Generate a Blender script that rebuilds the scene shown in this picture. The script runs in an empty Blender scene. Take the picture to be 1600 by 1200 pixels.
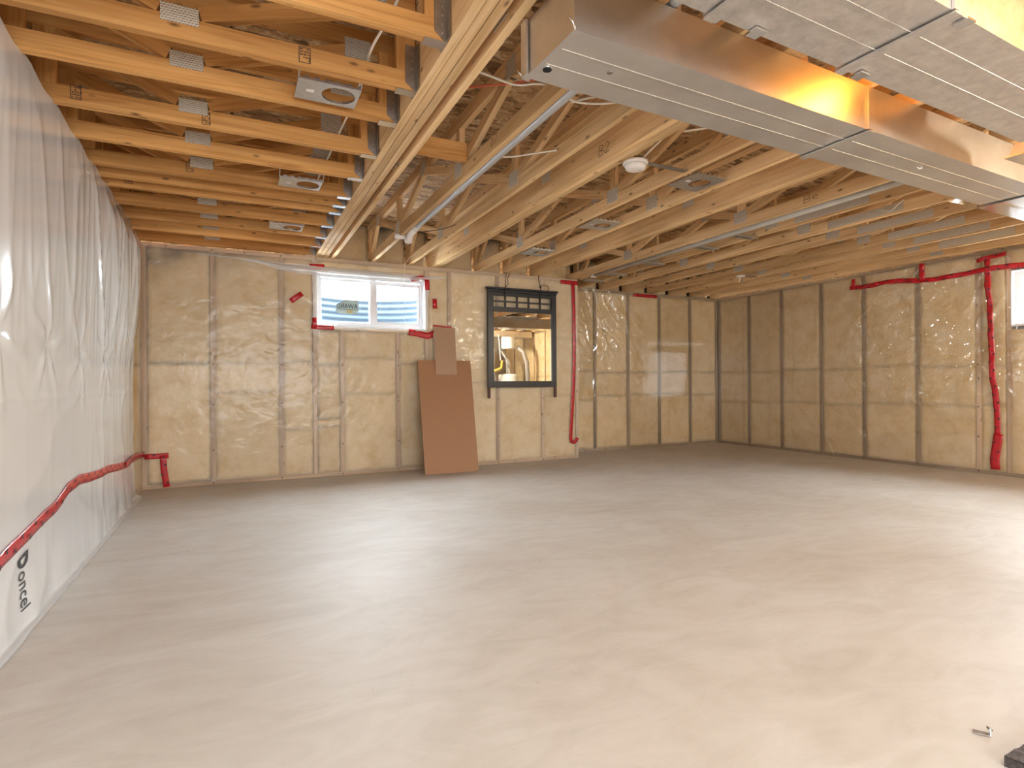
import bpy, math, random
from mathutils import Vector, Matrix, noise
random.seed(7)
S = bpy.context.scene
COL = S.collection

# ------------------------------------------------------------------ camera, sky, lamps, exposure
YAW, ROLL, FPX = math.radians(26.0), math.radians(0.36), 888.9
CAMP = Vector((0, 0, 1.0))
_F = Vector((math.sin(YAW), math.cos(YAW), 0))
_R0 = Vector((math.cos(YAW), -math.sin(YAW), 0))
_U0 = Vector((0, 0, 1))
_R = _R0 * math.cos(ROLL) - _U0 * math.sin(ROLL)
_U = _U0 * math.cos(ROLL) + _R0 * math.sin(ROLL)
cam = bpy.data.cameras.new('camera')
cam.lens, cam.sensor_width, cam.clip_start, cam.clip_end = 20.0, 36.0, 0.05, 200
camo = bpy.data.objects.new('camera', cam)
camo.matrix_world = Matrix(((_R.x, _U.x, -_F.x, CAMP.x), (_R.y, _U.y, -_F.y, CAMP.y), (_R.z, _U.z, -_F.z, CAMP.z), (0, 0, 0, 1)))
COL.objects.link(camo)
S.camera = camo

S.view_settings.view_transform = 'Standard'
S.view_settings.look = 'None'
S.view_settings.gamma = 1
S.view_settings.use_curve_mapping = False
S.view_settings.exposure = 1.22
S.cycles.use_denoising = True
S.cycles.transparent_max_bounces = 24
S.cycles.max_bounces = 10
S.cycles.diffuse_bounces = 6
S.cycles.sample_clamp_indirect = 6.0

W = bpy.data.worlds.new('overcast_sky')
S.world = W
W.use_nodes = True
W.node_tree.nodes['Background'].inputs[0].default_value = (0.93, 0.97, 1.0, 1)
W.node_tree.nodes['Background'].inputs[1].default_value = 55.0


def lamp(name, typ, loc, power, color, aim=None, **kw):
    l = bpy.data.lights.new(name, typ)
    l.energy, l.color = power, color
    for k, v in kw.items():
        setattr(l, k, v)
    o = bpy.data.objects.new(name, l)
    o.location = loc
    if aim is not None:
        o.rotation_euler = (Vector(aim) - Vector(loc)).to_track_quat('-Z', 'Y').to_euler()
    COL.objects.link(o)
    return o


def portal(name, loc, aim, sx, sy):
    o = lamp(name, 'AREA', loc, 1, (1, 1, 1), aim, shape='RECTANGLE', size=sx, size_y=sy)
    o.data.cycles.is_portal = True
    return o


portal('daylight_window', (1.42, 6.78, 1.94), (1.42, 0, 1.94), 1.3, 0.7)
portal('daylight_window', (7.56, 2.42, 1.86), (0, 2.42, 1.86), 1.3, 0.7)
lamp('rear_fill', 'AREA', (0.9, -2.45, 1.3), 60, (0.92, 0.96, 1.0), (1.8, 4, 0.6), shape='RECTANGLE', size=3.0, size_y=1.6)  # unseen fill panel added behind the camera to light the walls
lamp('floor_fill', 'AREA', (1.3, -0.1, 2.34), 27, (1.0, 0.97, 0.93), (1.3, 0.25, 0.0), shape='RECTANGLE', size=2.6, size_y=1.0)  # unseen overhead fill added to brighten the floor but not the truss fronts
lamp('basement_bulb', 'POINT', (5.4, 0.0, 1.95), 70, (1.0, 0.88, 0.68), shadow_soft_size=0.12)
lamp('duct_bulb', 'POINT', (2.62, 1.46, 2.36), 2.6, (1.0, 0.38, 0.05), shadow_soft_size=0.05)
lamp('duct_bulb', 'POINT', (2.75, 0.50, 2.36), 6, (1.0, 0.62, 0.16), shadow_soft_size=0.04)

# ------------------------------------------------------------------ measured dimensions (metres)
XL, XR, Y1, YB, XJ = -0.805, 7.27, 6.51, 7.04, 4.17
H, ZT = 2.40, 2.85                                   # underside of trusses, underside of subfloor
YR = -2.7                                            # rear wall


def _ray(u, v):
    return _F + _R * ((u - 800) / FPX) + _U * ((600 - v) / FPX)


def on_x(u, v, X):                                   # measured point on a wall facing x
    d = _ray(u, v)
    return CAMP + d * (X / d.x)


def on_y(u, v, Y):
    d = _ray(u, v)
    return CAMP + d * (Y / d.y)


def on_z(u, v, Z):
    d = _ray(u, v)
    return CAMP + d * ((Z - 1.0) / d.z)


# ------------------------------------------------------------------ materials
def new_mat(name):
    m = bpy.data.materials.new(name)
    m.use_nodes = True
    nt = m.node_tree
    return m, nt, nt.nodes['Principled BSDF'], nt.nodes['Material Output']


def N(nt, typ, **kw):
    n = nt.nodes.new(typ)
    for k, v in kw.items():
        if k in n.inputs and not hasattr(n, k):
            n.inputs[k].default_value = v
        elif hasattr(n, k):
            setattr(n, k, v)
        else:
            n.inputs[k].default_value = v
    return n


def ramp(nt, stops):
    r = nt.nodes.new('ShaderNodeValToRGB')
    el = r.color_ramp.elements
    while len(el) < len(stops):
        el.new(0.5)
    for e, (p, c) in zip(el, stops):
        e.position = p
        e.color = (c[0], c[1], c[2], 1)
    return r


def mixc(nt, fac, a, b, mode='MIX'):
    m = nt.nodes.new('ShaderNodeMix')
    m.data_type = 'RGBA'
    m.blend_type = mode
    for sock, val in ((m.inputs[0], fac), (m.inputs[6], a), (m.inputs[7], b)):
        if isinstance(val, (int, float)):
            sock.default_value = val
        elif isinstance(val, tuple):
            sock.default_value = (val[0], val[1], val[2], 1)
        else:
            nt.links.new(val, sock)
    return m.outputs[2]


def simple(name, col, rough=0.5, metal=0.0, spec=0.5, bump=0.0, bscale=60, var=0.0, coat=0.0):
    m, nt, b, out = new_mat(name)
    b.inputs['Base Color'].default_value = (*col, 1)
    b.inputs['Roughness'].default_value = rough
    b.inputs['Metallic'].default_value = metal
    b.inputs['Specular IOR Level'].default_value = spec
    b.inputs['Coat Weight'].default_value = coat
    if bump or var:
        tc = N(nt, 'ShaderNodeTexCoord')
        no = N(nt, 'ShaderNodeTexNoise', Scale=bscale, Detail=4.0)
        nt.links.new(tc.outputs['Object'], no.inputs['Vector'])
        if bump:
            bp = N(nt, 'ShaderNodeBump', Strength=bump, Distance=0.01)
            nt.links.new(no.outputs['Fac'], bp.inputs['Height'])
            nt.links.new(bp.outputs['Normal'], b.inputs['Normal'])
        if var:
            r = ramp(nt, [(0.3, [c * (1 - var) for c in col]), (0.7, [min(1, c * (1 + var)) for c in col])])
            nt.links.new(no.outputs['Fac'], r.inputs[0])
            nt.links.new(r.outputs[0], b.inputs['Base Color'])
    return m


def wood(name, light, mid, dark, rough=0.62):
    """Lumber: grain runs along the local x axis of each board; every board gets its own shift and tone."""
    m, nt, b, out = new_mat(name)
    L = nt.links.new
    tc = N(nt, 'ShaderNodeTexCoord')
    oi = N(nt, 'ShaderNodeObjectInfo')
    sc = N(nt, 'ShaderNodeVectorMath', operation='SCALE')
    sc.inputs[0].default_value = (37.0, 11.0, 5.0)
    L(oi.outputs['Random'], sc.inputs['Scale'])
    ad = N(nt, 'ShaderNodeVectorMath', operation='ADD')
    L(tc.outputs['Object'], ad.inputs[0])
    L(sc.outputs[0], ad.inputs[1])
    mp = N(nt, 'ShaderNodeMapping')
    mp.inputs['Scale'].default_value = (1.3, 34, 34)
    L(ad.outputs[0], mp.inputs[0])
    g = N(nt, 'ShaderNodeTexNoise', Scale=1.0, Detail=5.0, Roughness=0.6, Distortion=0.6)
    L(mp.outputs[0], g.inputs['Vector'])
    r = ramp(nt, [(0.30, dark), (0.47, mid), (0.68, light)])
    L(g.outputs['Fac'], r.inputs[0])
    mp2 = N(nt, 'ShaderNodeMapping')
    mp2.inputs['Scale'].default_value = (0.9, 5, 5)
    L(ad.outputs[0], mp2.inputs[0])
    n2 = N(nt, 'ShaderNodeTexNoise', Scale=1.0, Detail=2.0)
    L(mp2.outputs[0], n2.inputs['Vector'])
    r2 = ramp(nt, [(0.35, (0.80, 0.74, 0.68)), (0.65, (1.08, 1.05, 1.02))])
    L(n2.outputs['Fac'], r2.inputs[0])
    c = mixc(nt, 1.0, r.outputs[0], r2.outputs[0], 'MULTIPLY')
    # per board tone
    hr = ramp(nt, [(0.0, (0.82, 0.78, 0.72)), (0.5, (1.0, 0.98, 0.95)), (1.0, (1.12, 1.12, 1.1))])
    L(oi.outputs['Random'], hr.inputs[0])
    c = mixc(nt, 1.0, c, hr.outputs[0], 'MULTIPLY')
    # knots
    mp3 = N(nt, 'ShaderNodeMapping')
    mp3.inputs['Scale'].default_value = (5, 13, 13)
    L(ad.outputs[0], mp3.inputs[0])
    vo = N(nt, 'ShaderNodeTexVoronoi', Scale=1.0)
    L(mp3.outputs[0], vo.inputs['Vector'])
    kr = ramp(nt, [(0.05, (0.85, 0.85, 0.85)), (0.15, (0, 0, 0))])
    L(vo.outputs['Distance'], kr.inputs[0])
    c = mixc(nt, kr.outputs[0], c, (0.13, 0.06, 0.025))
    L(c, b.inputs['Base Color'])
    b.inputs['Roughness'].default_value = rough
    b.inputs['Specular IOR Level'].default_value = 0.25
    bp = N(nt, 'ShaderNodeBump', Strength=0.15, Distance=0.004)
    L(g.outputs['Fac'], bp.inputs['Height'])
    L(bp.outputs['Normal'], b.inputs['Normal'])
    return m


M = {}
M['spruce'] = wood('spruce_lumber', (0.88, 0.69, 0.43), (0.79, 0.57, 0.32), (0.61, 0.40, 0.19))
M['shade_toned'] = wood('shade_toned_lumber', (0.76, 0.45, 0.18), (0.65, 0.35, 0.12), (0.46, 0.22, 0.065))  # dim, warm light on the left trusses' faces put into the wood colour
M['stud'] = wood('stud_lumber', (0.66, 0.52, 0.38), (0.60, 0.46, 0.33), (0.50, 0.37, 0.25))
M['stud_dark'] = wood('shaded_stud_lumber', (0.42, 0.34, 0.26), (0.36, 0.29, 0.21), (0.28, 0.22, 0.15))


def mat_osb():
    m, nt, b, out = new_mat('osb_subfloor')
    L = nt.links.new
    tc = N(nt, 'ShaderNodeTexCoord')
    mp = N(nt, 'ShaderNodeMapping')
    mp.inputs['Scale'].default_value = (9, 26, 20)
    mp.inputs['Rotation'].default_value = (0, 0, 0.5)
    L(tc.outputs['Object'], mp.inputs[0])
    v = N(nt, 'ShaderNodeTexVoronoi', Scale=1.0)
    L(mp.outputs[0], v.inputs['Vector'])
    sep = N(nt, 'ShaderNodeSeparateColor')
    L(v.outputs['Color'], sep.inputs[0])
    r = ramp(nt, [(0.0, (0.16, 0.085, 0.035)), (0.35, (0.42, 0.25, 0.11)), (0.7, (0.58, 0.38, 0.19)), (1.0, (0.70, 0.51, 0.29))])
    L(sep.outputs[0], r.inputs[0])
    n = N(nt, 'ShaderNodeTexNoise', Scale=40.0, Detail=5.0)
    L(tc.outputs['Object'], n.inputs['Vector'])
    r2 = ramp(nt, [(0.35, (0.6, 0.55, 0.5)), (0.6, (1, 1, 1))])
    L(n.outputs['Fac'], r2.inputs[0])
    L(mixc(nt, 1.0, r.outputs[0], r2.outputs[0], 'MULTIPLY'), b.inputs['Base Color'])
    b.inputs['Roughness'].default_value = 0.7
    return m


M['osb'] = mat_osb()


def mat_concrete():
    m, nt, b, out = new_mat('concrete_slab')
    L = nt.links.new
    tc = N(nt, 'ShaderNodeTexCoord')
    n1 = N(nt, 'ShaderNodeTexNoise', Scale=0.9, Detail=6.0, Roughness=0.62, Distortion=0.8)
    L(tc.outputs['Object'], n1.inputs['Vector'])
    r1 = ramp(nt, [(0.30, (0.43, 0.382, 0.332)), (0.50, (0.475, 0.437, 0.395)), (0.72, (0.51, 0.482, 0.45))])
    L(n1.outputs['Fac'], r1.inputs[0])
    mp = N(nt, 'ShaderNodeMapping')
    mp.inputs['Scale'].default_value = (1.6, 3.6, 1)
    mp.inputs['Rotation'].default_value = (0, 0, 0.35)
    L(tc.outputs['Object'], mp.inputs[0])
    n2 = N(nt, 'ShaderNodeTexNoise', Scale=1.4, Detail=7.0, Roughness=0.65, Distortion=1.5)
    L(mp.outputs[0], n2.inputs['Vector'])
    r2 = ramp(nt, [(0.32, (0.91, 0.89, 0.87)), (0.6, (1.03, 1.03, 1.03))])
    L(n2.outputs['Fac'], r2.inputs[0])
    c = mixc(nt, 1.0, r1.outputs[0], r2.outputs[0], 'MULTIPLY')
    n3 = N(nt, 'ShaderNodeTexNoise', Scale=14.0, Detail=4.0, Roughness=0.7)
    L(tc.outputs['Object'], n3.inputs['Vector'])
    r3 = ramp(nt, [(0.24, (0.62, 0.56, 0.5)), (0.33, (1, 1, 1))])
    L(n3.outputs['Fac'], r3.inputs[0])
    c = mixc(nt, 0.6, c, mixc(nt, 1.0, c, r3.outputs[0], 'MULTIPLY'))
    L(c, b.inputs['Base Color'])
    b.inputs['Roughness'].default_value = 0.55
    b.inputs['Specular IOR Level'].default_value = 0.3
    bp = N(nt, 'ShaderNodeBump', Strength=0.12, Distance=0.01)
    L(n2.outputs['Fac'], bp.inputs['Height'])
    L(bp.outputs['Normal'], b.inputs['Normal'])
    return m


M['concrete'] = mat_concrete()
M['foundation'] = simple('foundation_concrete', (0.42, 0.40, 0.37), 0.8, bump=0.2, bscale=20, var=0.1)


def mat_batt():
    """Fibreglass: yellow tan fleece, grey dust where air leaked past the edges (mesh attribute 'dirt')."""
    m, nt, b, out = new_mat('fibreglass_batt')
    L = nt.links.new
    tc = N(nt, 'ShaderNodeTexCoord')
    n1 = N(nt, 'ShaderNodeTexNoise', Scale=4.0, Detail=8.0, Roughness=0.75)
    L(tc.outputs['Object'], n1.inputs['Vector'])
    r1 = ramp(nt, [(0.36, (0.70, 0.52, 0.28)), (0.5, (0.79, 0.63, 0.395)), (0.66, (0.83, 0.70, 0.49))])
    L(n1.outputs['Fac'], r1.inputs[0])
    oi = N(nt, 'ShaderNodeObjectInfo')
    hr = ramp(nt, [(0.0, (0.88, 0.85, 0.80)), (1.0, (1.06, 1.05, 1.04))])
    L(oi.outputs['Random'], hr.inputs[0])
    c = mixc(nt, 1.0, r1.outputs[0], hr.outputs[0], 'MULTIPLY')
    at = N(nt, 'ShaderNodeAttribute', attribute_name='dirt')
    c = mixc(nt, at.outputs['Fac'], c, (0.13, 0.10, 0.075))
    L(c, b.inputs['Base Color'])
    b.inputs['Roughness'].default_value = 0.95
    b.inputs['Specular IOR Level'].default_value = 0.05
    n2 = N(nt, 'ShaderNodeTexNoise', Scale=70.0, Detail=3.0)
    L(tc.outputs['Object'], n2.inputs['Vector'])
    bp = N(nt, 'ShaderNodeBump', Strength=0.25, Distance=0.01)
    L(n2.outputs['Fac'], bp.inputs['Height'])
    L(bp.outputs['Normal'], b.inputs['Normal'])
    return m


M['batt'] = mat_batt()


def mat_film(name, milk, rough, ior=1.55, boost=1.0, tint=(0.97, 0.97, 0.97), crinkle=0.0):
    """Thin polyethylene: see-through, glossy, a little milky."""
    m = bpy.data.materials.new(name)
    m.use_nodes = True
    nt = m.node_tree
    nt.nodes.clear()
    L = nt.links.new
    out = N(nt, 'ShaderNodeOutputMaterial')
    tr = N(nt, 'ShaderNodeBsdfTransparent')
    tr.inputs[0].default_value = (*tint, 1)
    gl = N(nt, 'ShaderNodeBsdfGlossy')
    gl.inputs['Roughness'].default_value = rough
    df = N(nt, 'ShaderNodeBsdfDiffuse')
    df.inputs[0].default_value = (0.85, 0.88, 0.91, 1)
    fr = N(nt, 'ShaderNodeFresnel')
    ge = N(nt, 'ShaderNodeNewGeometry')
    mr_ = N(nt, 'ShaderNodeMapRange')                    # a thin film reflects alike from both sides
    mr_.inputs['To Min'].default_value = ior
    mr_.inputs['To Max'].default_value = 1.0 / ior
    L(ge.outputs['Backfacing'], mr_.inputs['Value'])
    L(mr_.outputs[0], fr.inputs['IOR'])
    mul = N(nt, 'ShaderNodeMath', operation='MULTIPLY')
    mul.use_clamp = True
    mul.inputs[1].default_value = boost
    L(fr.outputs[0], mul.inputs[0])
    if crinkle:
        tc = N(nt, 'ShaderNodeTexCoord')
        no = N(nt, 'ShaderNodeTexNoise', Scale=5.0, Detail=2.5, Roughness=0.55, Distortion=1.2)
        L(tc.outputs['Object'], no.inputs['Vector'])
        bp = N(nt, 'ShaderNodeBump', Strength=1.0, Distance=crinkle)
        L(no.outputs['Fac'], bp.inputs['Height'])
        L(bp.outputs['Normal'], gl.inputs['Normal'])
    m1 = N(nt, 'ShaderNodeMixShader')
    m1.inputs[0].default_value = milk
    L(tr.outputs[0], m1.inputs[1])
    L(df.outputs[0], m1.inputs[2])
    m2 = N(nt, 'ShaderNodeMixShader')
    L(mul.outputs[0], m2.inputs[0])
    L(m1.outputs[0], m2.inputs[1])
    L(gl.outputs[0], m2.inputs[2])
    L(m2.outputs[0], out.inputs['Surface'])
    return m


M['clear_poly'] = mat_film('clear_polyethylene', 0.04, 0.035, 1.6, 2.2, crinkle=0.0)
M['haze_poly'] = mat_film('hazy_polyethylene', 0.13, 0.14, 1.5, 0.55, crinkle=0.012)
M['milky_poly'] = mat_film('milky_polyethylene', 0.88, 0.12, 1.55, 1.3)
M['fold_poly'] = mat_film('folded_polyethylene', 0.5, 0.15, 1.5, 1.2)
M['glass'] = mat_film('window_glass', 0.0, 0.0, 1.45, 1.0, (0.93, 0.96, 0.97))


def mat_galv(name, col, rough, scale=7.0, spread=0.16):
    m, nt, b, out = new_mat(name)
    L = nt.links.new
    tc = N(nt, 'ShaderNodeTexCoord')
    n = N(nt, 'ShaderNodeTexNoise', Scale=scale, Detail=6.0, Roughness=0.7)
    L(tc.outputs['Object'], n.inputs['Vector'])
    r = ramp(nt, [(0.3, [c * (1 - spread) for c in col]), (0.7, [min(1, c * (1 + spread)) for c in col])])
    L(n.outputs['Fac'], r.inputs[0])
    L(r.outputs[0], b.inputs['Base Color'])
    b.inputs['Metallic'].default_value = 1.0
    rr = N(nt, 'ShaderNodeMapRange')
    rr.inputs['To Min'].default_value = rough * 0.8
    rr.inputs['To Max'].default_value = rough * 1.25
    L(n.outputs['Fac'], rr.inputs['Value'])
    L(rr.outputs[0], b.inputs['Roughness'])
    return m


M['galv'] = mat_galv('galvanised_duct_sheet', (0.74, 0.72, 0.69), 0.42, 4.0, 0.08)
M['galv2'] = mat_galv('spangled_duct_sheet', (0.70, 0.67, 0.64), 0.5, 18.0, 0.16)
M['steel'] = mat_galv('galvanised_steel', (0.66, 0.67, 0.68), 0.35, 30.0, 0.12)
M['shiny'] = mat_galv('shiny_sheet_metal', (0.80, 0.80, 0.80), 0.18, 5.0, 0.06)
M['dull_steel'] = mat_galv('dull_steel', (0.42, 0.395, 0.36), 0.45, 20.0, 0.2)


def mat_plate(name, dark, light, sx, sy):
    """Toothed truss plate: punched slots in rows (real plates are flat sheet with small punched slots)."""
    m, nt, b, out = new_mat(name)
    L = nt.links.new
    tc = N(nt, 'ShaderNodeTexCoord')
    mp = N(nt, 'ShaderNodeMapping')
    mp.inputs['Scale'].default_value = (sx, sy, sy)
    L(tc.outputs['Object'], mp.inputs[0])
    sep = N(nt, 'ShaderNodeSeparateXYZ')
    L(mp.outputs[0], sep.inputs[0])
    cmb = N(nt, 'ShaderNodeCombineXYZ')
    L(sep.outputs[0], cmb.inputs[0])
    L(sep.outputs[2], cmb.inputs[1])
    br = N(nt, 'ShaderNodeTexBrick')
    br.offset = 0.5
    br.inputs['Scale'].default_value = 1.0
    br.inputs['Mortar Size'].default_value = 0.16
    br.inputs['Mortar Smooth'].default_value = 0.3
    br.inputs['Brick Width'].default_value = 1.0
    br.inputs['Row Height'].default_value = 0.5
    br.inputs['Color1'].default_value = (*dark, 1)
    br.inputs['Color2'].default_value = (dark[0] * 1.5, dark[1] * 1.5, dark[2] * 1.5, 1)
    br.inputs['Mortar'].default_value = (*light, 1)
    L(cmb.outputs[0], br.inputs['Vector'])
    L(br.outputs['Color'], b.inputs['Base Color'])
    b.inputs['Metallic'].default_value = 0.35
    b.inputs['Roughness'].default_value = 0.42
    bp = N(nt, 'ShaderNodeBump', Strength=0.6, Distance=0.004)
    L(br.outputs['Fac'], bp.inputs['Height'])
    L(bp.outputs['Normal'], b.inputs['Normal'])
    return m


M['plate'] = mat_plate('truss_plate', (0.31, 0.285, 0.235), (0.82, 0.78, 0.69), 75, 50)
M['tape'] = simple('red_sheathing_tape', (0.50, 0.016, 0.026), 0.22, spec=0.6, bump=0.15, bscale=50, var=0.12)
M['ink'] = simple('black_ink', (0.025, 0.022, 0.022), 0.6)
M['grey_ink'] = simple('grey_ink', (0.045, 0.045, 0.052), 0.6)
M['pencil'] = simple('pencil_mark', (0.10, 0.06, 0.035), 0.7)
M['vinyl'] = simple('white_vinyl', (0.82, 0.83, 0.85), 0.3)
M['liner'] = simple('white_window_liner', (0.74, 0.75, 0.77), 0.5, var=0.04, bscale=8)
M['corrugated'] = mat_galv('corrugated_well_steel', (0.028, 0.040, 0.056), 0.65, 6.0, 0.15)
M['gravel'] = simple('gravel', (0.30, 0.28, 0.25), 0.9, bump=1.0, bscale=25, var=0.5)
M['hardboard'] = simple('brown_hardboard', (0.36, 0.185, 0.095), 0.45, spec=0.4, bump=0.05, bscale=200, var=0.06)
M['hardboard_pale'] = simple('pale_hardboard', (0.40, 0.25, 0.155), 0.5, bump=0.05, bscale=200, var=0.06)
M['lath'] = simple('pale_lath', (0.72, 0.64, 0.48), 0.6)
M['black_wood'] = simple('black_painted_wood', (0.018, 0.019, 0.026), 0.32, spec=0.5, bump=0.04, bscale=80)
M['brown_leg'] = simple('dark_brown_wood', (0.085, 0.028, 0.018), 0.5)
M['mirror'] = simple('mirror_silver', (0.86, 0.88, 0.87), 0.0, metal=1.0)
M['white_plastic'] = simple('white_plastic', (0.84, 0.80, 0.76), 0.4)
M['white_cable'] = simple('white_cable_jacket', (0.82, 0.76, 0.66), 0.5)
M['red_cable'] = simple('red_cable_jacket', (0.55, 0.10, 0.05), 0.5)
M['black_cord'] = simple('black_cord', (0.02, 0.02, 0.025), 0.6)
M['string'] = simple('white_string', (0.8, 0.8, 0.8), 0.7)
M['pvc'] = simple('grey_pipe', (0.60, 0.62, 0.64), 0.3, var=0.05, bscale=6)
M['pipe_grey'] = simple('dull_grey_pipe', (0.45, 0.43, 0.39), 0.4, var=0.08, bscale=6)
M['sticker'] = simple('grey_sticker', (0.36, 0.43, 0.41), 0.9, spec=0.1, var=0.1, bscale=30)
M['sticker_text'] = simple('sticker_print', (0.008, 0.03, 0.035), 0.9, spec=0.05)
M['sticker_gold'] = simple('sticker_gold', (0.33, 0.26, 0.11), 0.5)
M['rubber'] = simple('dark_mat_fibre', (0.075, 0.062, 0.06), 0.9, bump=1.0, bscale=60, var=0.4)
M['hole'] = simple('dark_opening', (0.012, 0.012, 0.012), 0.9)
M['yellow_pipe'] = simple('yellow_gas_pipe', (0.70, 0.45, 0.08), 0.4)
M['white_enamel'] = simple('white_enamel', (0.78, 0.79, 0.80), 0.3)
M['grey_flex'] = simple('grey_flex_hose', (0.38, 0.36, 0.34), 0.6)
M['grey_enamel'] = simple('grey_enamel', (0.50, 0.51, 0.52), 0.4)


def mat_drywall():
    return simple('rear_wall_panel', (0.62, 0.55, 0.44), 0.8, var=0.06, bscale=3)


M['rear'] = mat_drywall()

# ------------------------------------------------------------------ object helpers
ORG = {}


class MB:
    def __init__(self):
        self.v, self.f = [], []

    def quad(self, a, b, c, d):
        n = len(self.v)
        self.v += [tuple(a), tuple(b), tuple(c), tuple(d)]
        self.f.append((n, n + 1, n + 2, n + 3))

    def poly(self, pts):
        n = len(self.v)
        self.v += [tuple(p) for p in pts]
        self.f.append(tuple(range(n, n + len(pts))))

    def box(self, x0, x1, y0, y1, z0, z1):
        n = len(self.v)
        self.v += [(x, y, z) for z in (z0, z1) for y in (y0, y1) for x in (x0, x1)]
        for q in ((0, 2, 3, 1), (4, 5, 7, 6), (0, 1, 5, 4), (2, 6, 7, 3), (0, 4, 6, 2), (1, 3, 7, 5)):
            self.f.append(tuple(n + i for i in q))
        return self

    def prism(self, pts, ext):
        """closed polygon pts extruded along vector ext"""
        n, k = len(self.v), len(pts)
        e = Vector(ext)
        self.v += [tuple(p) for p in pts] + [tuple(Vector(p) + e) for p in pts]
        self.f.append(tuple(range(n + k - 1, n - 1, -1)))
        self.f.append(tuple(range(n + k, n + 2 * k)))
        for i in range(k):
            j = (i + 1) % k
            self.f.append((n + i, n + j, n + k + j, n + k + i))
        return self

    def tube(self, pts, r, seg=8, cap=True):
        pts = [Vector(p) for p in pts]
        rs = r if isinstance(r, (list, tuple)) else [r] * len(pts)
        n0 = len(self.v)
        t0 = (pts[1] - pts[0]).normalized()
        a = t0.orthogonal().normalized()
        for i, p in enumerate(pts):
            t = (pts[min(i + 1, len(pts) - 1)] - pts[max(i - 1, 0)]).normalized()
            a = (a - t * a.dot(t)).normalized()
            b = t.cross(a)
            for k in range(seg):
                an = 2 * math.pi * k / seg
                self.v.append(tuple(p + (a * math.cos(an) + b * math.sin(an)) * rs[i]))
        for i in range(len(pts) - 1):
            for k in range(seg):
                k2 = (k + 1) % seg
                self.f.append((n0 + i * seg + k, n0 + i * seg + k2, n0 + (i + 1) * seg + k2, n0 + (i + 1) * seg + k))
        if cap:
            self.f.append(tuple(n0 + k for k in reversed(range(seg))))
            e = n0 + (len(pts) - 1) * seg
            self.f.append(tuple(e + k for k in range(seg)))
        return self

    def lathe(self, prof, c, axis=(0, 0, 1), seg=32, cap=True):
        """profile [(r, h)...] turned about an axis through c"""
        ax = Vector(axis).normalized()
        a = ax.orthogonal().normalized()
        b = ax.cross(a)
        c = Vector(c)
        n0 = len(self.v)
        for r, h in prof:
            for k in range(seg):
                an = 2 * math.pi * k / seg
                self.v.append(tuple(c + ax * h + (a * math.cos(an) + b * math.sin(an)) * r))
        for i in range(len(prof) - 1):
            for k in range(seg):
                k2 = (k + 1) % seg
                self.f.append((n0 + i * seg + k, n0 + i * seg + k2, n0 + (i + 1) * seg + k2, n0 + (i + 1) * seg + k))
        if cap:
            self.f.append(tuple(n0 + k for k in reversed(range(seg))))
            e = n0 + (len(prof) - 1) * seg
            self.f.append(tuple(e + k for k in range(seg)))
        return self

    def grid(self, fn, nu, nv):
        n0 = len(self.v)
        for j in range(nv + 1):
            for i in range(nu + 1):
                self.v.append(tuple(fn(i / nu, j / nv)))
        for j in range(nv):
            for i in range(nu):
                q = n0 + j * (nu + 1) + i
                self.f.append((q, q + 1, q + nu + 2, q + nu + 1))
        return self

    def build(self, name, mat, parent=None, label=None, smooth=False, bevel=0.0):
        off = ORG.get(parent.name, Vector()) if parent else Vector()
        me = bpy.data.meshes.new(name)
        me.from_pydata([(x - off.x, y - off.y, z - off.z) for x, y, z in self.v], [], self.f)
        me.materials.append(mat)
        if smooth:
            me.polygons.foreach_set('use_smooth', [True] * len(me.polygons))
        me.update()
        o = bpy.data.objects.new(name, me)
        COL.objects.link(o)
        if parent:
            o.parent = parent
            ORG[o.name] = off
        else:
            ORG[o.name] = Vector()
        if label:
            o['label'] = label
        if bevel:
            md = o.modifiers.new('bevel', 'BEVEL')
            md.width, md.segments, md.limit_method = bevel, 2, 'ANGLE'
        return o


def tag(o, label, cat, group=None, kind=None):
    o['label'] = label
    if cat:
        o['category'] = cat
    if group:
        o['group'] = group
    if kind:
        o['kind'] = kind
    return o


def thing(name, label, cat, loc=(0, 0, 0), group=None):
    o = bpy.data.objects.new(name, None)
    o.empty_display_size = 0.1
    o.location = loc
    COL.objects.link(o)
    ORG[o.name] = Vector(loc)
    return tag(o, label, cat, group)


def struct(name, mb, mat, label):
    o = mb.build(name, mat)
    return tag(o, label, None, None, 'structure')


_LM = {}


def lumber(name, p0, p1, w, h, mat, parent, up=(0, 0, 1)):
    """one board from p0 to p1, w across, h along up; boards of one size share their mesh"""
    p0, p1 = Vector(p0), Vector(p1)
    d = p1 - p0
    L = d.length
    key = (round(L, 3), round(w, 4), round(h, 4), mat.name)
    if key not in _LM:
        mb = MB().box(0, L, -w / 2, w / 2, -h / 2, h / 2)
        me = bpy.data.meshes.new(name)
        me.from_pydata(mb.v, [], mb.f)
        me.materials.append(mat)
        _LM[key] = me
    X = d.normalized()
    Z = Vector(up)
    Z = (Z - X * Z.dot(X)).normalized()
    Y = Z.cross(X)
    o = bpy.data.objects.new(name, _LM[key])
    COL.objects.link(o)
    off = ORG[parent.name] if parent else Vector()
    o.parent = parent
    loc = p0 - off
    o.matrix_local = Matrix(((X.x, Y.x, Z.x, loc.x), (X.y, Y.y, Z.y, loc.y), (X.z, Y.z, Z.z, loc.z), (0, 0, 0, 1)))
    return o


_PM = {}


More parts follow.
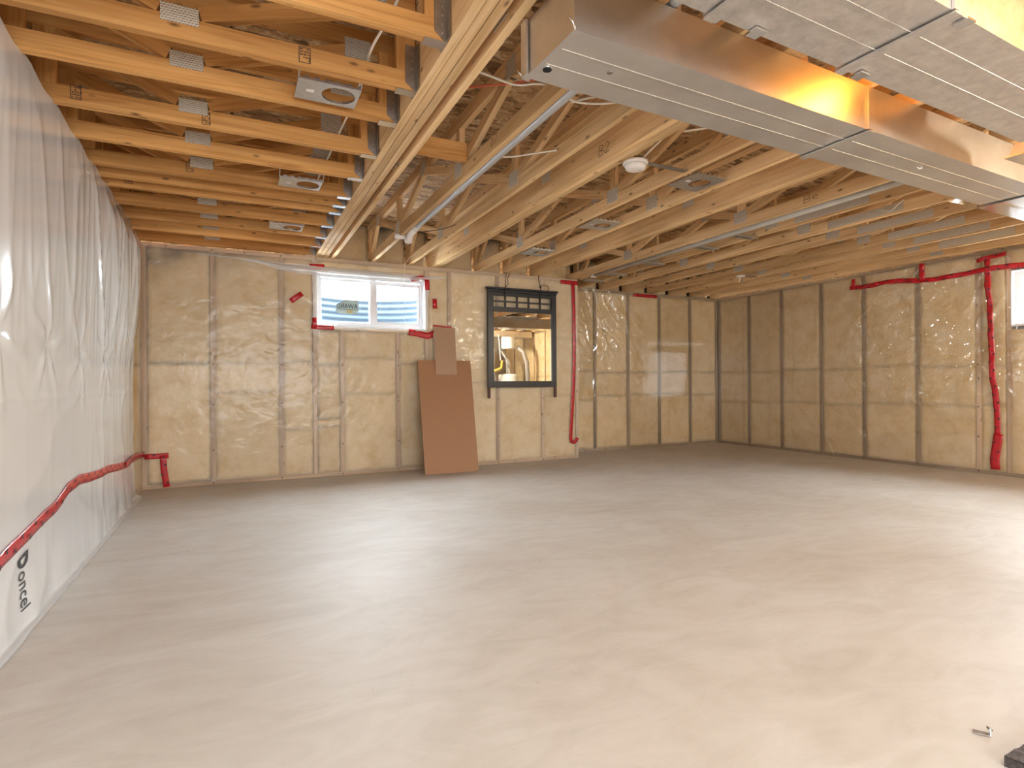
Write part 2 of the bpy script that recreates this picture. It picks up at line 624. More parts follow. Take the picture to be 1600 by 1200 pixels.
def plate(parent, c, along, normal, L, h, name='gusset_plate', mat=None):
    """toothed connector plate, L along, h tall, centred on c"""
    mat = mat or M['plate']
    key = (round(L, 3), round(h, 3), mat.name)
    if key not in _PM:
        mb = MB().box(-L / 2, L / 2, -0.0015, 0.0015, -h / 2, h / 2)
        me = bpy.data.meshes.new(name)
        me.from_pydata(mb.v, [], mb.f)
        me.materials.append(mat)
        _PM[key] = me
    X = Vector(along).normalized()
    Y = Vector(normal).normalized()
    Z = X.cross(Y)
    o = bpy.data.objects.new(name, _PM[key])
    COL.objects.link(o)
    o.parent = parent
    l = Vector(c) - ORG[parent.name]
    o.matrix_local = Matrix(((X.x, Y.x, Z.x, l.x), (X.y, Y.y, Z.y, l.y), (X.z, Y.z, Z.z, l.z), (0, 0, 0, 1)))
    return o


def text_pts(body, size):
    cu = bpy.data.curves.new('lettering', 'FONT')
    cu.body, cu.size = body, size
    o = bpy.data.objects.new('lettering', cu)
    COL.objects.link(o)
    dg = bpy.context.evaluated_depsgraph_get()
    me = bpy.data.meshes.new_from_object(o.evaluated_get(dg))
    vs = [tuple(v.co) for v in me.vertices]
    fs = [tuple(p.vertices) for p in me.polygons]
    bpy.data.objects.remove(o)
    bpy.data.curves.remove(cu)
    bpy.data.meshes.remove(me)
    return vs, fs


def smooth01(a, b, x):
    t = max(0.0, min(1.0, (x - a) / (b - a)))
    return t * t * (3 - 2 * t)


def nz(x, y, z=0.0):
    return noise.noise((x, y, z))


def ridge(x, y, z=0.0, p=3.0):
    return max(0.0, 1 - abs(nz(x, y, z)) * 2.2) ** p


# ------------------------------------------------------------------ floor, subfloor, foundation walls
struct('floor', MB().box(XL - 0.5, XR + 0.23, YR - 0.2, YB + 0.3, -0.12, 0.0), M['concrete'], 'pale trowelled concrete slab floor of the basement')
ceil = struct('ceiling', MB().box(XL - 0.4, XR + 0.23, YR - 0.15, Y1 + 0.235, ZT + 0.02, ZT + 0.05).box(XJ - 0.13, XR + 0.23, Y1 + 0.235, YB + 0.29, ZT + 0.02, ZT + 0.05), M['osb'], 'brown OSB subfloor seen between the trusses')
for i, x in enumerate((-1.25, 0.0, 1.24, 2.48, 3.72, 4.96, 6.20)):
    for j, y in enumerate((-2.8, -0.36, 2.08, 4.52)):
        if x + 1.2 < XL:
            continue
        MB().box(max(x + 0.002, XL - 0.35), min(x + 1.238, XR + 0.2), y + 0.002, min(y + 2.438, Y1 + 0.2 if x < 3.7 else YB + 0.25), ZT, ZT + 0.018).build('subfloor_panel', M['osb'], ceil)

# window openings
WX0, WX1, WZ0, WZ1 = 0.812, 2.030, 1.654, 2.232       # back window
W2Y0, W2Y1, W2Z0, W2Z1 = 1.80, 3.035, 1.585, 2.14     # right window

back = MB()
yb0, yb1 = Y1 + 0.12, Y1 + 0.19
back.box(XL - 0.3, WX0 - 0.01, yb0, yb1, 0, H)
back.box(WX1 + 0.01, XJ - 0.1, yb0, yb1, 0, H)
back.box(WX0 - 0.01, WX1 + 0.01, yb0, yb1, 0, WZ0 - 0.01)
back.box(WX0 - 0.01, WX1 + 0.01, yb0, yb1, WZ1 + 0.01, H)
wall_back = struct('wall_back', back, M['foundation'], 'framed and insulated back wall of the left half with the small window')
wall_recess = struct('wall_recess', MB().box(XJ - 0.06, XR + 0.22, YB + 0.15, YB + 0.29, 0, H).box(XJ - 0.13, XJ - 0.06, Y1 + 0.19, YB + 0.29, 0, H), M['foundation'], 'set-back framed and insulated back wall of the right half')
rw = MB()
xr0, xr1 = XR + 0.12, XR + 0.19
rw.box(xr0, xr1, YR, W2Y0 - 0.01, 0, H)
rw.box(xr0, xr1, W2Y1 + 0.01, YB + 0.15, 0, H)
rw.box(xr0, xr1, W2Y0 - 0.01, W2Y1 + 0.01, 0, W2Z0 - 0.01)
rw.box(xr0, xr1, W2Y0 - 0.01, W2Y1 + 0.01, W2Z1 + 0.01, H)
wall_right = struct('wall_right', rw, M['foundation'], 'framed and insulated right wall with a window at the edge')
wall_left = struct('wall_left', MB().box(XL - 0.4, XL - 0.15, YR, Y1 + 0.15, 0, H), M['foundation'], 'left wall behind the white plastic sheet')
wall_rear = struct('wall_rear', MB().box(XL - 0.4, XR + 0.22, YR - 0.15, YR, 0, ZT), M['rear'], 'rear wall behind the viewer')
# rim above the walls, closed with sheathing
rim = MB()
rim.box(XL - 0.4, XJ - 0.1, Y1 + 0.205, Y1 + 0.235, H, ZT + 0.02)
rim.box(XJ - 0.1, XR + 0.22, YB + 0.26, YB + 0.29, H, ZT + 0.02)
rim.box(XJ - 0.13, XJ - 0.1, Y1 + 0.205, YB + 0.29, H, ZT + 0.02)
rim.box(XL - 0.4, XL - 0.37, YR, Y1 + 0.235, H, ZT + 0.02)
rim.box(XR + 0.20, XR + 0.23, YR, YB + 0.29, H, ZT + 0.02)
struct('trim_1', rim, M['osb'], 'rim boards closing the ends of the trusses')


# ------------------------------------------------------------------ framing and insulation of the walls
def batt(parent, P, a0, a1, b0, b1, seed, soot=0.5, top=False, depth=0.012):
    """one batt pressed between studs; P(a, b, out) maps wall coordinates to space, out towards the room"""
    nu, nv = 20, max(8, int((b1 - b0) * 26))
    rng = random.Random(seed)
    sx = rng.random() * 50
    dirt = []
    mb = MB()

    def fn(u, v):
        a, b = a0 + (a1 - a0) * u, b0 + (b1 - b0) * v
        eu = min(u, 1 - u) * (a1 - a0)
        ev = min(v, 1 - v) * (b1 - b0)
        e = min(eu, ev * 1.4)
        puff = smooth01(0, 0.03, e)
        out = -depth * 1.4 + depth * puff + 0.006 * nz(a * 5 + sx, b * 5, seed) * puff
        n = 0.5 + 0.6 * nz(a * 4 + sx, b * 4, 3.1) + 0.5 * nz(a * 13, b * 13 + sx, 1.0)
        d = soot * (1 - smooth01(0.0, 0.016 + 0.03 * max(0.0, n), e)) * (0.35 + 0.75 * n)
        d += soot * 0.6 * smooth01(0.72, 0.98, 0.5 + 0.5 * nz(a * 2.2 + sx, b * 2.6, 9.0))
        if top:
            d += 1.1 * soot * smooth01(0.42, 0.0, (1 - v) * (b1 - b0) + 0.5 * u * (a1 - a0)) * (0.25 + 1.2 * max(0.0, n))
        dirt.append(max(0.0, min(0.85, d)))
        return P(a, b, out)

    mb.grid(fn, nu, nv)
    o = mb.build('insulation_batt', M['batt'], parent, smooth=True)
    at = o.data.attributes.new('dirt', 'FLOAT', 'POINT')
    at.data.foreach_set('value', dirt)
    return o


PA = lambda a, b, out: (a, Y1 - out, b)
PB = lambda a, b, out: (a, YB - out, b)
PR = lambda a, b, out: (XR - out, a, b)
PL = lambda a, b, out: (XL + out, a, b)
SW = 0.040


def stud(parent, P, a, b0, b1, mat=None):
    mat = mat or M['stud']
    p0, p1 = Vector(P(a, b0, -0.045)), Vector(P(a, b1, -0.045))
    outv = Vector(P(a, b0, 0.0)) - Vector(P(a, b0, -0.045))
    return lumber('stud', p0, p1, SW, 0.09, mat, parent, up=outv)


def plates(parent, P, a0, a1, mat=None):
    mat = mat or M['stud']
    for nm, b in (('bottom_plate', 0.019), ('top_plate', H - 0.020)):
        p0, p1 = Vector(P(a0, b, -0.045)), Vector(P(a1, b, -0.045))
        lumber(nm, p0, p1, 0.09, 0.038, mat, parent, up=(0, 0, 1))


# back wall
plates(wall_back, PA, XL, XJ)
ZB0, ZB1 = 0.038, H - 0.038
full = [XL + 0.02, -0.195, 0.45, 2.34, 2.978, 3.622, XJ - 0.02]
for a in full:
    stud(wall_back, PA, a, ZB0, ZB1)
stud(wall_back, PA, WX0 - 0.022, ZB0, ZB1)
stud(wall_back, PA, 2.052, ZB0, ZB1)
for a in (1.078, 1.705):
    stud(wall_back, PA, a, ZB0, WZ0 - 0.05)
lumber('window_sill_plate', PA(WX0, WZ0 - 0.03, -0.045), PA(WX1 + 0.002, WZ0 - 0.03, -0.045), 0.09, 0.036, M['stud'], wall_back)
lumber('window_header', PA(WX0, WZ1 + 0.03, -0.045), PA(WX1 + 0.002, WZ1 + 0.03, -0.045), 0.09, 0.05, M['stud'], wall_back)
bays = [(XL + 0.04, -0.215, [1.225], 0.75, True), (-0.175, 0.43, [0.93, 1.23], 0.35, True), (0.47, WX0 - 0.045, [0.52, 1.25], 0.45, False),
        (2.075, 2.32, [1.20], 0.4, False), (2.36, 2.958, [1.02], 0.2, False), (2.998, 3.602, [0.98, 1.5], 0.2, False), (3.642, XJ - 0.04, [0.85, 1.6], 0.15, False)]
sd = 1
for a0, a1, cuts, soot, top in bays:
    zs = [ZB0] + cuts + [ZB1]
    for b0, b1 in zip(zs[:-1], zs[1:]):
        batt(wall_back, PA, a0, a1, b0, b1, sd, soot, top and b1 == ZB1)
        sd += 1
for a0, a1, cuts, soot in [(WX0, 1.058, [0.55, 0.62, 1.22], 0.6), (1.098, 1.685, [0.90, 1.30], 0.35), (1.725, 2.03, [1.25], 0.5)]:
    zs = [ZB0] + cuts + [WZ0 - 0.05]
    for b0, b1 in zip(zs[:-1], zs[1:]):
        batt(wall_back, PA, a0, a1, b0, b1, sd, soot)
        sd += 1
batt(wall_back, PA, WX0, WX1, WZ1 + 0.055, ZB1, sd, 0.4)
# return of the back wall at the step to the recess
MB().box(XJ - 0.004, XJ, Y1, YB, 0, H).build('return_panel', M['stud'], wall_back)
# rim insulation between truss ends
for x0, x1 in ((0.98, 1.40), (1.44, 1.83), (1.87, 2.10), (2.22, 2.70), (2.74, 3.095), (3.135, 3.49), (3.57, 4.10)):
    sd += 1
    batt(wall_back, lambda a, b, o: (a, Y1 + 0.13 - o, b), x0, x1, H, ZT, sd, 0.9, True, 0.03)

# recess
studs_b = [4.806, 5.416, 6.027, 6.663, XR - 0.03]
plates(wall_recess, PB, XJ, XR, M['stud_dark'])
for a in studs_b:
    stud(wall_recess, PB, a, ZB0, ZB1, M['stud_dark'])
edges = [XJ] + studs_b
for i in range(len(edges) - 1):
    zs = [ZB0, random.uniform(0.80, 0.84), 1.17 + random.uniform(-0.01, 0.02), ZB1] if i else [ZB0, 0.75, 1.18, ZB1]
    for b0, b1 in zip(zs[:-1], zs[1:]):
        sd += 1
        batt(wall_recess, PB, edges[i] + 0.02, edges[i + 1] - 0.02, b0, b1, sd, 0.45)
for x0, x1 in ((4.18, 4.50), (4.54, 4.95), (4.99, 5.38), (5.42, 5.87), (5.91, 6.30), (6.34, 6.75), (6.79, 7.19)):
    sd += 1
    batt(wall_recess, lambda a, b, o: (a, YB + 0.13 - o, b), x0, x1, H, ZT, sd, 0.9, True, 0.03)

# right wall
studs_r = [YB - 0.02, 6.41, 5.815, 5.182, 4.588, 3.948, 3.335, 3.062, 1.75, 1.15, 0.55, -0.05, -0.65, -1.25, -1.85, -2.45]
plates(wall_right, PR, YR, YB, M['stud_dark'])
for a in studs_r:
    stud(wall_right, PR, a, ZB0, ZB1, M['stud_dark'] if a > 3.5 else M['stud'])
for i in range(len(studs_r) - 1):
    a1, a0 = studs_r[i] - 0.02, studs_r[i + 1] + 0.02
    if studs_r[i] == 3.062:
        sd += 1
        batt(wall_right, PR, a0, a1, ZB0, W2Z0 - 0.05, sd, 0.25)
        sd += 1
        batt(wall_right, PR, a0, a1, W2Z1 + 0.04, ZB1, sd, 0.25)
        continue
    zs = [ZB0, 0.72 + random.uniform(-0.03, 0.03), 1.175 + random.uniform(-0.02, 0.02), ZB1]
    for b0, b1 in zip(zs[:-1], zs[1:]):
        sd += 1
        batt(wall_right, PR, a0, a1, b0, b1, sd, 0.32)

# left wall (only seen through the clear sheet near the corner)
plates(wall_left, PL, YR, Y1)
for a in (Y1 - 0.02, 5.95, 5.34, 4.73, 4.1, 3.5, 2.9, 2.3):
    stud(wall_left, PL, a, ZB0, ZB1)
for a0, a1 in ((5.97, Y1 - 0.04), (5.36, 5.93)):
    for b0, b1 in ((ZB0, 1.2), (1.2, ZB1)):
        sd += 1
        batt(wall_left, PL, a0, a1, b0, b1, sd, 0.6)

# ------------------------------------------------------------------ floor trusses
CH = 0.089


def hanger(parent, x_beam, y0, y1):
    """face-mount hanger: side flanges on the truss end, flared seat below, back flanges on the beam"""
    mb = MB()
    for y, s in ((y0, -1), (y1, 1)):
        ya, yb = (y - 0.004, y - 0.001) if s < 0 else (y + 0.001, y + 0.004)
        mb.prism([(x_beam - 0.055, ya, H + 0.035), (x_beam - 0.012, ya, H - 0.002), (x_beam - 0.001, ya, H - 0.002),
                  (x_beam - 0.001, ya, H + 0.21), (x_beam - 0.055, ya, H + 0.21)], (0, yb - ya, 0))
    mb.box(x_beam - 0.004, x_beam - 0.001, y0 - 0.045, y0 - 0.004, H + 0.0, H + 0.21)
    mb.box(x_beam - 0.004, x_beam - 0.001, y1 + 0.004, y1 + 0.04, H + 0.0, H + 0.21)
    o = mb.build('joist_hanger', M['dull_steel'], parent)
    MB().box(x_beam - 0.095, x_beam - 0.001, y0 - 0.006, y1 + 0.012, H - 0.005, H - 0.002).build('hanger_seat', M['shiny'], o)
    ns = MB()
    for k in range(5):
        ns.lathe([(0.004, 0), (0.003, 0.002)], (x_beam - 0.022, y0 - 0.004, H + 0.03 + 0.036 * k), (0, -1, 0), 6)
    n = ns.build('nail_head', M['steel'], o)
    n['kind'] = 'stuff'
    return o


def truss_left(yf, label):
    """short truss running from the left wall to the beam; yf is the far lower edge"""
    y0, y1 = yf - 0.039, yf
    yc = (y0 + y1) / 2
    xb = 0.79
    t = thing('floor_truss', label, 'floor truss', (0, yc, H), 'short floor trusses left of the beam')
    lumber('bottom_chord', (XL - 0.1, yc, H + CH / 2), (xb - 0.003, yc, H + CH / 2), 0.039, CH, M['shade_toned'], t)
    lumber('top_chord', (XL - 0.3, yc, ZT - CH / 2), (xb - 0.003, yc, ZT - CH / 2), 0.039, CH, M['shade_toned'], t)
    cx = -0.19
    z0, z1 = H + CH, ZT - CH
    lumber('web', (cx - 0.07, yc, z0 + 0.03), (XL + 0.02, yc, z1 - 0.01), 0.038, 0.064, M['shade_toned'], t)
    lumber('web', (cx + 0.07, yc, z0 + 0.03), (0.60, yc, z1 - 0.01), 0.038, 0.064, M['shade_toned'], t)
    lumber('web', (xb - 0.05, yc, z0), (xb - 0.05, yc, z1), 0.038, 0.089, M['shade_toned'], t, up=(1, 0, 0))
    lumber('web', (XL - 0.02, yc, z0), (XL - 0.02, yc, z1), 0.038, 0.089, M['shade_toned'], t, up=(1, 0, 0))
    for yy in (y0 - 0.0016, y1 + 0.0016):
        plate(t, (cx, yy, H + CH * 1.08), (1, 0, 0), (0, 1, 0), 0.135, 0.072)
        plate(t, (0.585, yy, ZT - 0.11), (1, 0, 0), (0, 1, 0), 0.13, 0.11)
    hanger(t, xb, y0, y1)
    return t


def grade_stamp(parent, cx, y, cz, w, h, seed):
    """smudged black lumber stamp: a frame and unreadable bars"""
    rng = random.Random(seed)
    mb = MB()
    yy = y - 0.0007
    for a, b, c, d in ((-w / 2, w / 2, -h / 2, -h / 2 + 0.004), (-w / 2, w / 2, h / 2 - 0.004, h / 2), (-w / 2, -w / 2 + 0.004, -h / 2, h / 2), (w / 2 - 0.004, w / 2, -h / 2, h / 2)):
        mb.quad((cx + a, yy, cz + c), (cx + b, yy, cz + c), (cx + b, yy, cz + d), (cx + a, yy, cz + d))
    z = -h / 2 + 0.009
    while z < h / 2 - 0.008:
        x = -w / 2 + 0.006
        while x < w / 2 - 0.008:
            l = rng.uniform(0.004, 0.012)
            if rng.random() < 0.75:
                mb.quad((cx + x, yy, cz + z), (cx + x + l, yy, cz + z), (cx + x + l, yy, cz + z + 0.007), (cx + x, yy, cz + z + 0.007))
            x += l + 0.003
        z += 0.012
    o = mb.build('grade_stamp', M['pencil'], parent, 'smudged black lumber stamp')
    o['kind'] = 'stuff'
    return o


left_y = [2.245, 2.68, 3.043, 3.523, 3.952, 4.381, 4.607, 4.809, 5.236, 5.651, 6.038, 6.464]
left_lab = ['nearest short truss left of the beam, running out of the top of the picture',
            'second short truss left of the beam, just in front of the nearest light plate',
            'third short truss left of the beam, directly behind the nearest light plate',
            'fourth short truss left of the beam, with a black stamp near the left wall',
            'fifth short truss left of the beam, in front of the middle light plate',
            'sixth short truss left of the beam, first of three set close together',
            'seventh short truss left of the beam, middle one of three set close together',
            'eighth short truss left of the beam, last of the three set close together',
            'ninth short truss left of the beam, just in front of the farthest light plate',
            'tenth short truss left of the beam, just behind the farthest light plate',
            'eleventh short truss left of the beam, second from the back wall',
            'short truss left of the beam lying along the top of the back wall']
lt = [truss_left(y, l) for y, l in zip(left_y, left_lab)]
for k, x, z, w, h in ((3, -0.70, H + 0.06, 0.045, 0.07), (3, -0.13, H + 0.045, 0.04, 0.07), (1, 0.285, H + 0.05, 0.05, 0.07), (5, -0.26, H + 0.055, 0.045, 0.06), (7, -0.66, H + 0.045, 0.05, 0.04)):
    grade_stamp(lt[k], x, left_y[k] - 0.039, z, w, h, k * 7 + int(x * 100))

# the beam: three plies side by side
beam = thing('ceiling_beam', 'three-ply laminated wooden beam running to the back wall left of the window', 'beam', (0.857, 2, H))
for i in range(3):
    x0 = 0.792 + i * 0.0445
    lumber('ply', (x0 + 0.022, YR + 0.02, (H + ZT) / 2), (x0 + 0.022, Y1 + 0.12, (H + ZT) / 2), 0.0405, ZT - H - 0.004 * (i % 2), M['spruce'], beam)


def truss_long(xr, label, y1, w=0.039, long_plate=False, mat=None, joints=(5.33, 3.70, 2.05, 0.42, -1.2), top_tone=None):
    mat = mat or M['spruce']
    xc = xr - w / 2
    y0 = YR + 0.02
    t = thing('floor_truss', label, 'floor truss', (xc, 2, H), 'long floor trusses right of the beam')
    lumber('bottom_chord', (xc, y0, H + CH / 2), (xc, y1, H + CH / 2), w, CH, mat, t)
    lumber('top_chord', (xc, y0, ZT - CH / 2), (xc, y1 + 0.1, ZT - CH / 2), w, CH, mat, t)
    z0, z1 = H + CH, ZT - CH
    for j in joints:
        lumber('web', (xc, j, z0), (xc, j, z1), w - 0.001, 0.066, mat, t, up=(0, 1, 0))
        for s in (-1, 1):
            ye = j + s * 0.80
            if ye < y1 - 0.02 and ye > y0:
                lumber('web', (xc, j + s * 0.07, z0 + 0.025), (xc, ye, z1 - 0.01), w - 0.001, 0.066, mat, t)
        for xx in (xr - w - 0.0016, xr + 0.0016):
            plate(t, (xx, j, H + CH * 0.98), (0, 1, 0), (-1, 0, 0), 0.135, 0.105)
            ytop = j + 0.815
            if ytop < y1 - 0.1:
                plate(t, (xx, ytop, ZT - 0.075), (0, 1, 0), (-1, 0, 0), 0.125, 0.11)
    lumber('web', (xc, y1 - 0.045, z0), (xc, y1 - 0.045, z1), w - 0.001, 0.089, mat, t, up=(0, 1, 0))
    lumber('web', (xc, y1 - 0.10, z0 + 0.02), (xc, y1 - 0.36, z1), w - 0.001, 0.066, mat, t)
    if long_plate:
        plate(t, (xr - w - 0.0018, 3.12, H + CH * 0.53), (0, 1, 0), (-1, 0, 0), 0.66, 0.068)
    return t


YA_END, YB_END = Y1 + 0.10, YB + 0.10
rt = {}
spec = [('0', 1.000, 'long truss close against the right side of the three-ply beam', YA_END, False),
        ('1', 1.440, 'second long truss right of the beam, with the silver pipe along it', YA_END, False),
        ('2', 1.867, 'third long truss right of the beam, in front of the triple girder', YA_END, False),
        ('4', 2.740, 'first long truss right of the triple girder, beside the smoke alarm', YA_END, False),
        ('5', 3.135, 'second long truss right of the triple girder, in front of the double girder', YA_END, False),
        ('7', 4.140, 'long truss right of the double girder, with the grey pipe along its side', YB_END, False),
        ('8', 4.540, 'long truss carrying the far ends of the five cross brackets', YB_END, True),
        ('9', 4.990, 'first long truss to the right of the cross brackets', YB_END, True),
        ('10', 5.420, 'second long truss to the right of the cross brackets', YB_END, True),
        ('11', 5.910, 'third long truss to the right of the cross brackets', YB_END, True),
        ('12', 6.340, 'fourth long truss to the right of the cross brackets, third from the right wall', YB_END, True),
        ('13', 6.790, 'next to last long truss before the right wall', YB_END, True),
        ('14', 7.235, 'last long truss, along the top of the right wall', YB_END, False)]
for k, xr, lab, ye, lp in spec:
    rt[k] = truss_long(xr, lab, ye, 0.039, lp)


def girder(xl, n, label, ye):
    t = thing('girder', label, 'girder', (xl + n * 0.02, 2, H))
    for i in range(n):
        lumber('ply', (xl + 0.02 + i * 0.0402, YR + 0.02, H + 0.12), (xl + 0.02 + i * 0.0402, ye, H + 0.12), 0.039, 0.24, M['spruce'], t)
    lumber('top_chord', (xl + n * 0.02, YR + 0.02, ZT - CH / 2), (xl + n * 0.02, ye, ZT - CH / 2), n * 0.04, CH, M['spruce'], t)
    for j in (5.33, 3.70, 2.05, 0.42):
        plate(t, (xl - 0.0016, j, H + 0.155), (0, 1, 0), (-1, 0, 0), 0.13, 0.11)
    return t


g3 = girder(2.100, 3, 'deep triple-ply girder marked B2 in pencil, left of the smoke alarm', YA_END)
g6 = girder(3.490, 2, 'deep double-ply girder right of the light plates', YA_END)


def stroke(name, parent, lines, P, w=0.006, mat=None):
    """hand-drawn strokes as thin flat ribbons; lines are lists of (a, b)"""
    mb = MB()
    for ln in lines:
        for (a0, b0), (a1, b1) in zip(ln[:-1], ln[1:]):
            d = Vector((a1 - a0, b1 - b0))
            if d.length < 1e-6:
                continue
            n = Vector((-d.y, d.x)).normalized() * w / 2
            mb.quad(P(a0 - n.x, b0 - n.y), P(a1 - n.x, b1 - n.y), P(a1 + n.x, b1 + n.y), P(a0 + n.x, b0 + n.y))
    return mb.build(name, mat or M['pencil'], parent)


GB = [[(0, 0), (0.005, 0.07)], [(0.005, 0.07), (0.035, 0.066), (0.04, 0.05), (0.012, 0.036)], [(0.012, 0.036), (0.045, 0.028), (0.04, 0.006), (0, 0)]]
G2 = [[(0.06, 0.055), (0.075, 0.07), (0.095, 0.06), (0.09, 0.04), (0.06, 0.004)], [(0.06, 0.004), (0.10, 0.006)]]
GE = [[(0.06, 0.03), (0.09, 0.04), (0.085, 0.055), (0.065, 0.05), (0.06, 0.02), (0.095, 0.012)]]
p = on_x(936, 244, 2.10)
stroke('pencil_mark', g3, GB + G2, lambda a, b: (2.0985, p.y - a * 1.15, p.z - 0.01 + b), 0.004)
p7 = on_x(1256, 314, 4.101)
stroke('pencil_mark', rt['7'], GB + GE, lambda a, b: (4.0995, p7.y - a * 1.3, p7.z - 0.02 + b * 0.75), 0.004)
p1 = on_x(768, 222, 1.401)
stroke('pencil_mark', rt['1'], [[(0, 0), (0.0, 0.04), (0.02, 0.05), (0.03, 0.02), (0.0, 0.0)], [(0.045, 0.055), (0.08, 0.055), (0.06, 0.0)]], lambda a, b: (1.3995, p1.y - a, p1.z - 0.03 + b), 0.004)

bk = thing('blocking', 'short brown block nailed between the first two long trusses beside the beam', 'block', (1.2, 3.55, 2.48))
lumber('block', (1.002, 3.55, 2.545), (1.399, 3.55, 2.545), 0.038, 0.12, M['shade_toned'], bk)

# ------------------------------------------------------------------ ducts
TILT = math.atan(0.031)


def duct(label, x0, x1, y0, w, z0, z1, cuts, mat, name='supply_duct'):
    """rectangular sheet-metal trunk running nearly along x, in sections joined by raised cleats"""
    t = thing(name, label, 'duct', (x0, y0, z0))
    ct, st = math.cos(TILT), math.sin(TILT)

    def T(a, b, c):                                  # a along, b across, c up
        return (x0 + a * ct - b * st, y0 + a * st + b * ct, z0 + c)
    hh = z1 - z0
    stops = [0.0] + [c - x0 for c in cuts] + [x1 - x0]
    for s0, s1 in zip(stops[:-1], stops[1:]):
        prof = [(0, 0), (w * 0.33, 0.0), (w * 0.333, -0.0016), (w * 0.40, 0.0), (w * 0.64, 0.0), (w * 0.643, -0.0016), (w * 0.71, 0.0), (w, 0), (w, hh), (0, hh)]
        a0, a1 = s0 + 0.003, s1 - 0.003
        mb = MB()
        n = len(prof)
        mb.v += [T(a0, b, c) for b, c in prof] + [T(a1, b, c) for b, c in prof]
        for i in range(n):
            j = (i + 1) % n
            mb.f.append((i, n + i, n + j, j))
        mb.f.append(tuple(range(n)))
        mb.f.append(tuple(range(2 * n - 1, n - 1, -1)))
        mb.build('duct_section', mat, t)
    for c in stops[1:-1]:
        mb = MB()
        for lo, hi, bb0, bb1, cc0, cc1 in ((-0.012, 0.030, -0.012, w + 0.012, -0.013, -0.006),):
            pts = [T(c + lo, bb0, cc0), T(c + hi, bb0, cc0), T(c + hi, bb1, cc0), T(c + lo, bb1, cc0)]
            mb.prism(pts, (0, 0, cc1 - cc0))
        for b0, b1 in ((-0.010, -0.001), (w + 0.001, w + 0.010)):
            pts = [T(c - 0.014, b0, 0.0), T(c + 0.014, b0, 0.0), T(c + 0.014, b1, 0.0), T(c - 0.014, b1, 0.0)]
            mb.prism(pts, (0, 0, hh))
        mb.build('drive_cleat', mat, t)
    return t, T


ZD = 2.19
d1, T1 = duct('long silver rectangular duct with dark plug hole, hung under the trusses', 1.03, 4.55, 1.622, 0.338, ZD, H - 0.004, [2.70], M['galv'])
# folded end cap flanges and corner tabs
mb = MB()
mb.prism([T1(-0.004, -0.008, -0.008), T1(0.02, -0.008, -0.008), T1(0.02, 0.346, -0.008), T1(-0.004, 0.346, -0.008)], (0, 0, 0.006))
mb.prism([T1(-0.012, 0.305, -0.004), T1(-0.003, 0.305, -0.004), T1(-0.003, 0.345, -0.004), T1(-0.012, 0.345, -0.004)], (0, 0, 0.21))
mb.build('end_flange', M['galv'], d1)
for bb, sgn in ((-0.008, -1), (0.346, 1)):
    c0 = Vector(T1(0.0, bb, -0.006))
    MB().tube([c0, c0 + Vector((-0.012, sgn * 0.004, 0.022)), c0 + Vector((-0.03, sgn * 0.006, 0.035))], [0.004, 0.0035, 0.002], 6).build('corner_tab', M['shiny'], d1, smooth=True)
hp = on_z(855, 109, ZD - 0.002)
plug = MB().lathe([(0.014, -0.004), (0.017, -0.002), (0.017, 0.001)], (hp.x, hp.y, ZD - 0.002), (0, 0, 1), 20).build('plug_hole', M['hole'], d1)
MB().lathe([(0.020, -0.0018), (0.020, 0.0012), (0.016, 0.0014)], (hp.x, hp.y, ZD - 0.001), (0, 0, 1), 20, False).build('plug_rim', M['shiny'], plug)
hp = on_z(953, 114, ZD - 0.002)
MB().lathe([(0.010, -0.002), (0.012, -0.001), (0.012, 0.001)], (hp.x, hp.y, ZD - 0.002), (0, 0, 1), 16).build('screw_dent', M['dull_steel'], d1)
hp = on_z(1436, 261, ZD - 0.002)
MB().tube([(hp.x - 0.02, hp.y, ZD - 0.004), (hp.x + 0.01, hp.y + 0.002, ZD - 0.010), (hp.x + 0.022, hp.y - 0.004, ZD - 0.004)], 0.004, 6).build('screw_tail', M['shiny'], d1)

d1b, T1b = duct('bright end of the long duct, wider piece at the right edge', 4.58, 6.9, 1.70, 0.40, ZD - 0.006, H - 0.004, [], M['shiny'], 'duct_extension')
d2, T2 = duct('wide mottled metal duct crossing the top right corner', 0.6, 3.55, 0.972, 0.375, ZD, H - 0.004, [1.395, 2.085], M['galv2'], 'return_duct')
for a, b in ((0.79, 0.375), (0.98, 0.375), (1.565, 0.375), (1.55, 0.0)):
    s = 1 if b > 0.1 else -1
    mb = MB()
    b0, b1 = (b - 0.035, b + 0.012) if s > 0 else (b - 0.012, b + 0.035)
    mb.prism([T2(a, b0, -0.010), T2(a + 0.05, b0, -0.010), T2(a + 0.05, b1, -0.010), T2(a, b1, -0.010)], (0, 0, 0.007))
    mb.build('cleat_tab', M['shiny'], d2)
# boot at the right end of the wide duct
boot = thing('duct_boot', 'small metal duct boot at the right end of the wide duct', 'duct', (3.66, 1.33, 2.14))
mb = MB().prism([(3.57, 1.22, 2.15), (3.57, 1.50, 2.15), (3.57, 1.47, 2.22), (3.57, 1.25, 2.22)], (0.30, 0.01, 0))
mb.build('boot_body', M['galv'], boot)
MB().box(3.565, 3.875, 1.21, 1.52, 2.143, 2.149).build('boot_flange', M['shiny'], boot)
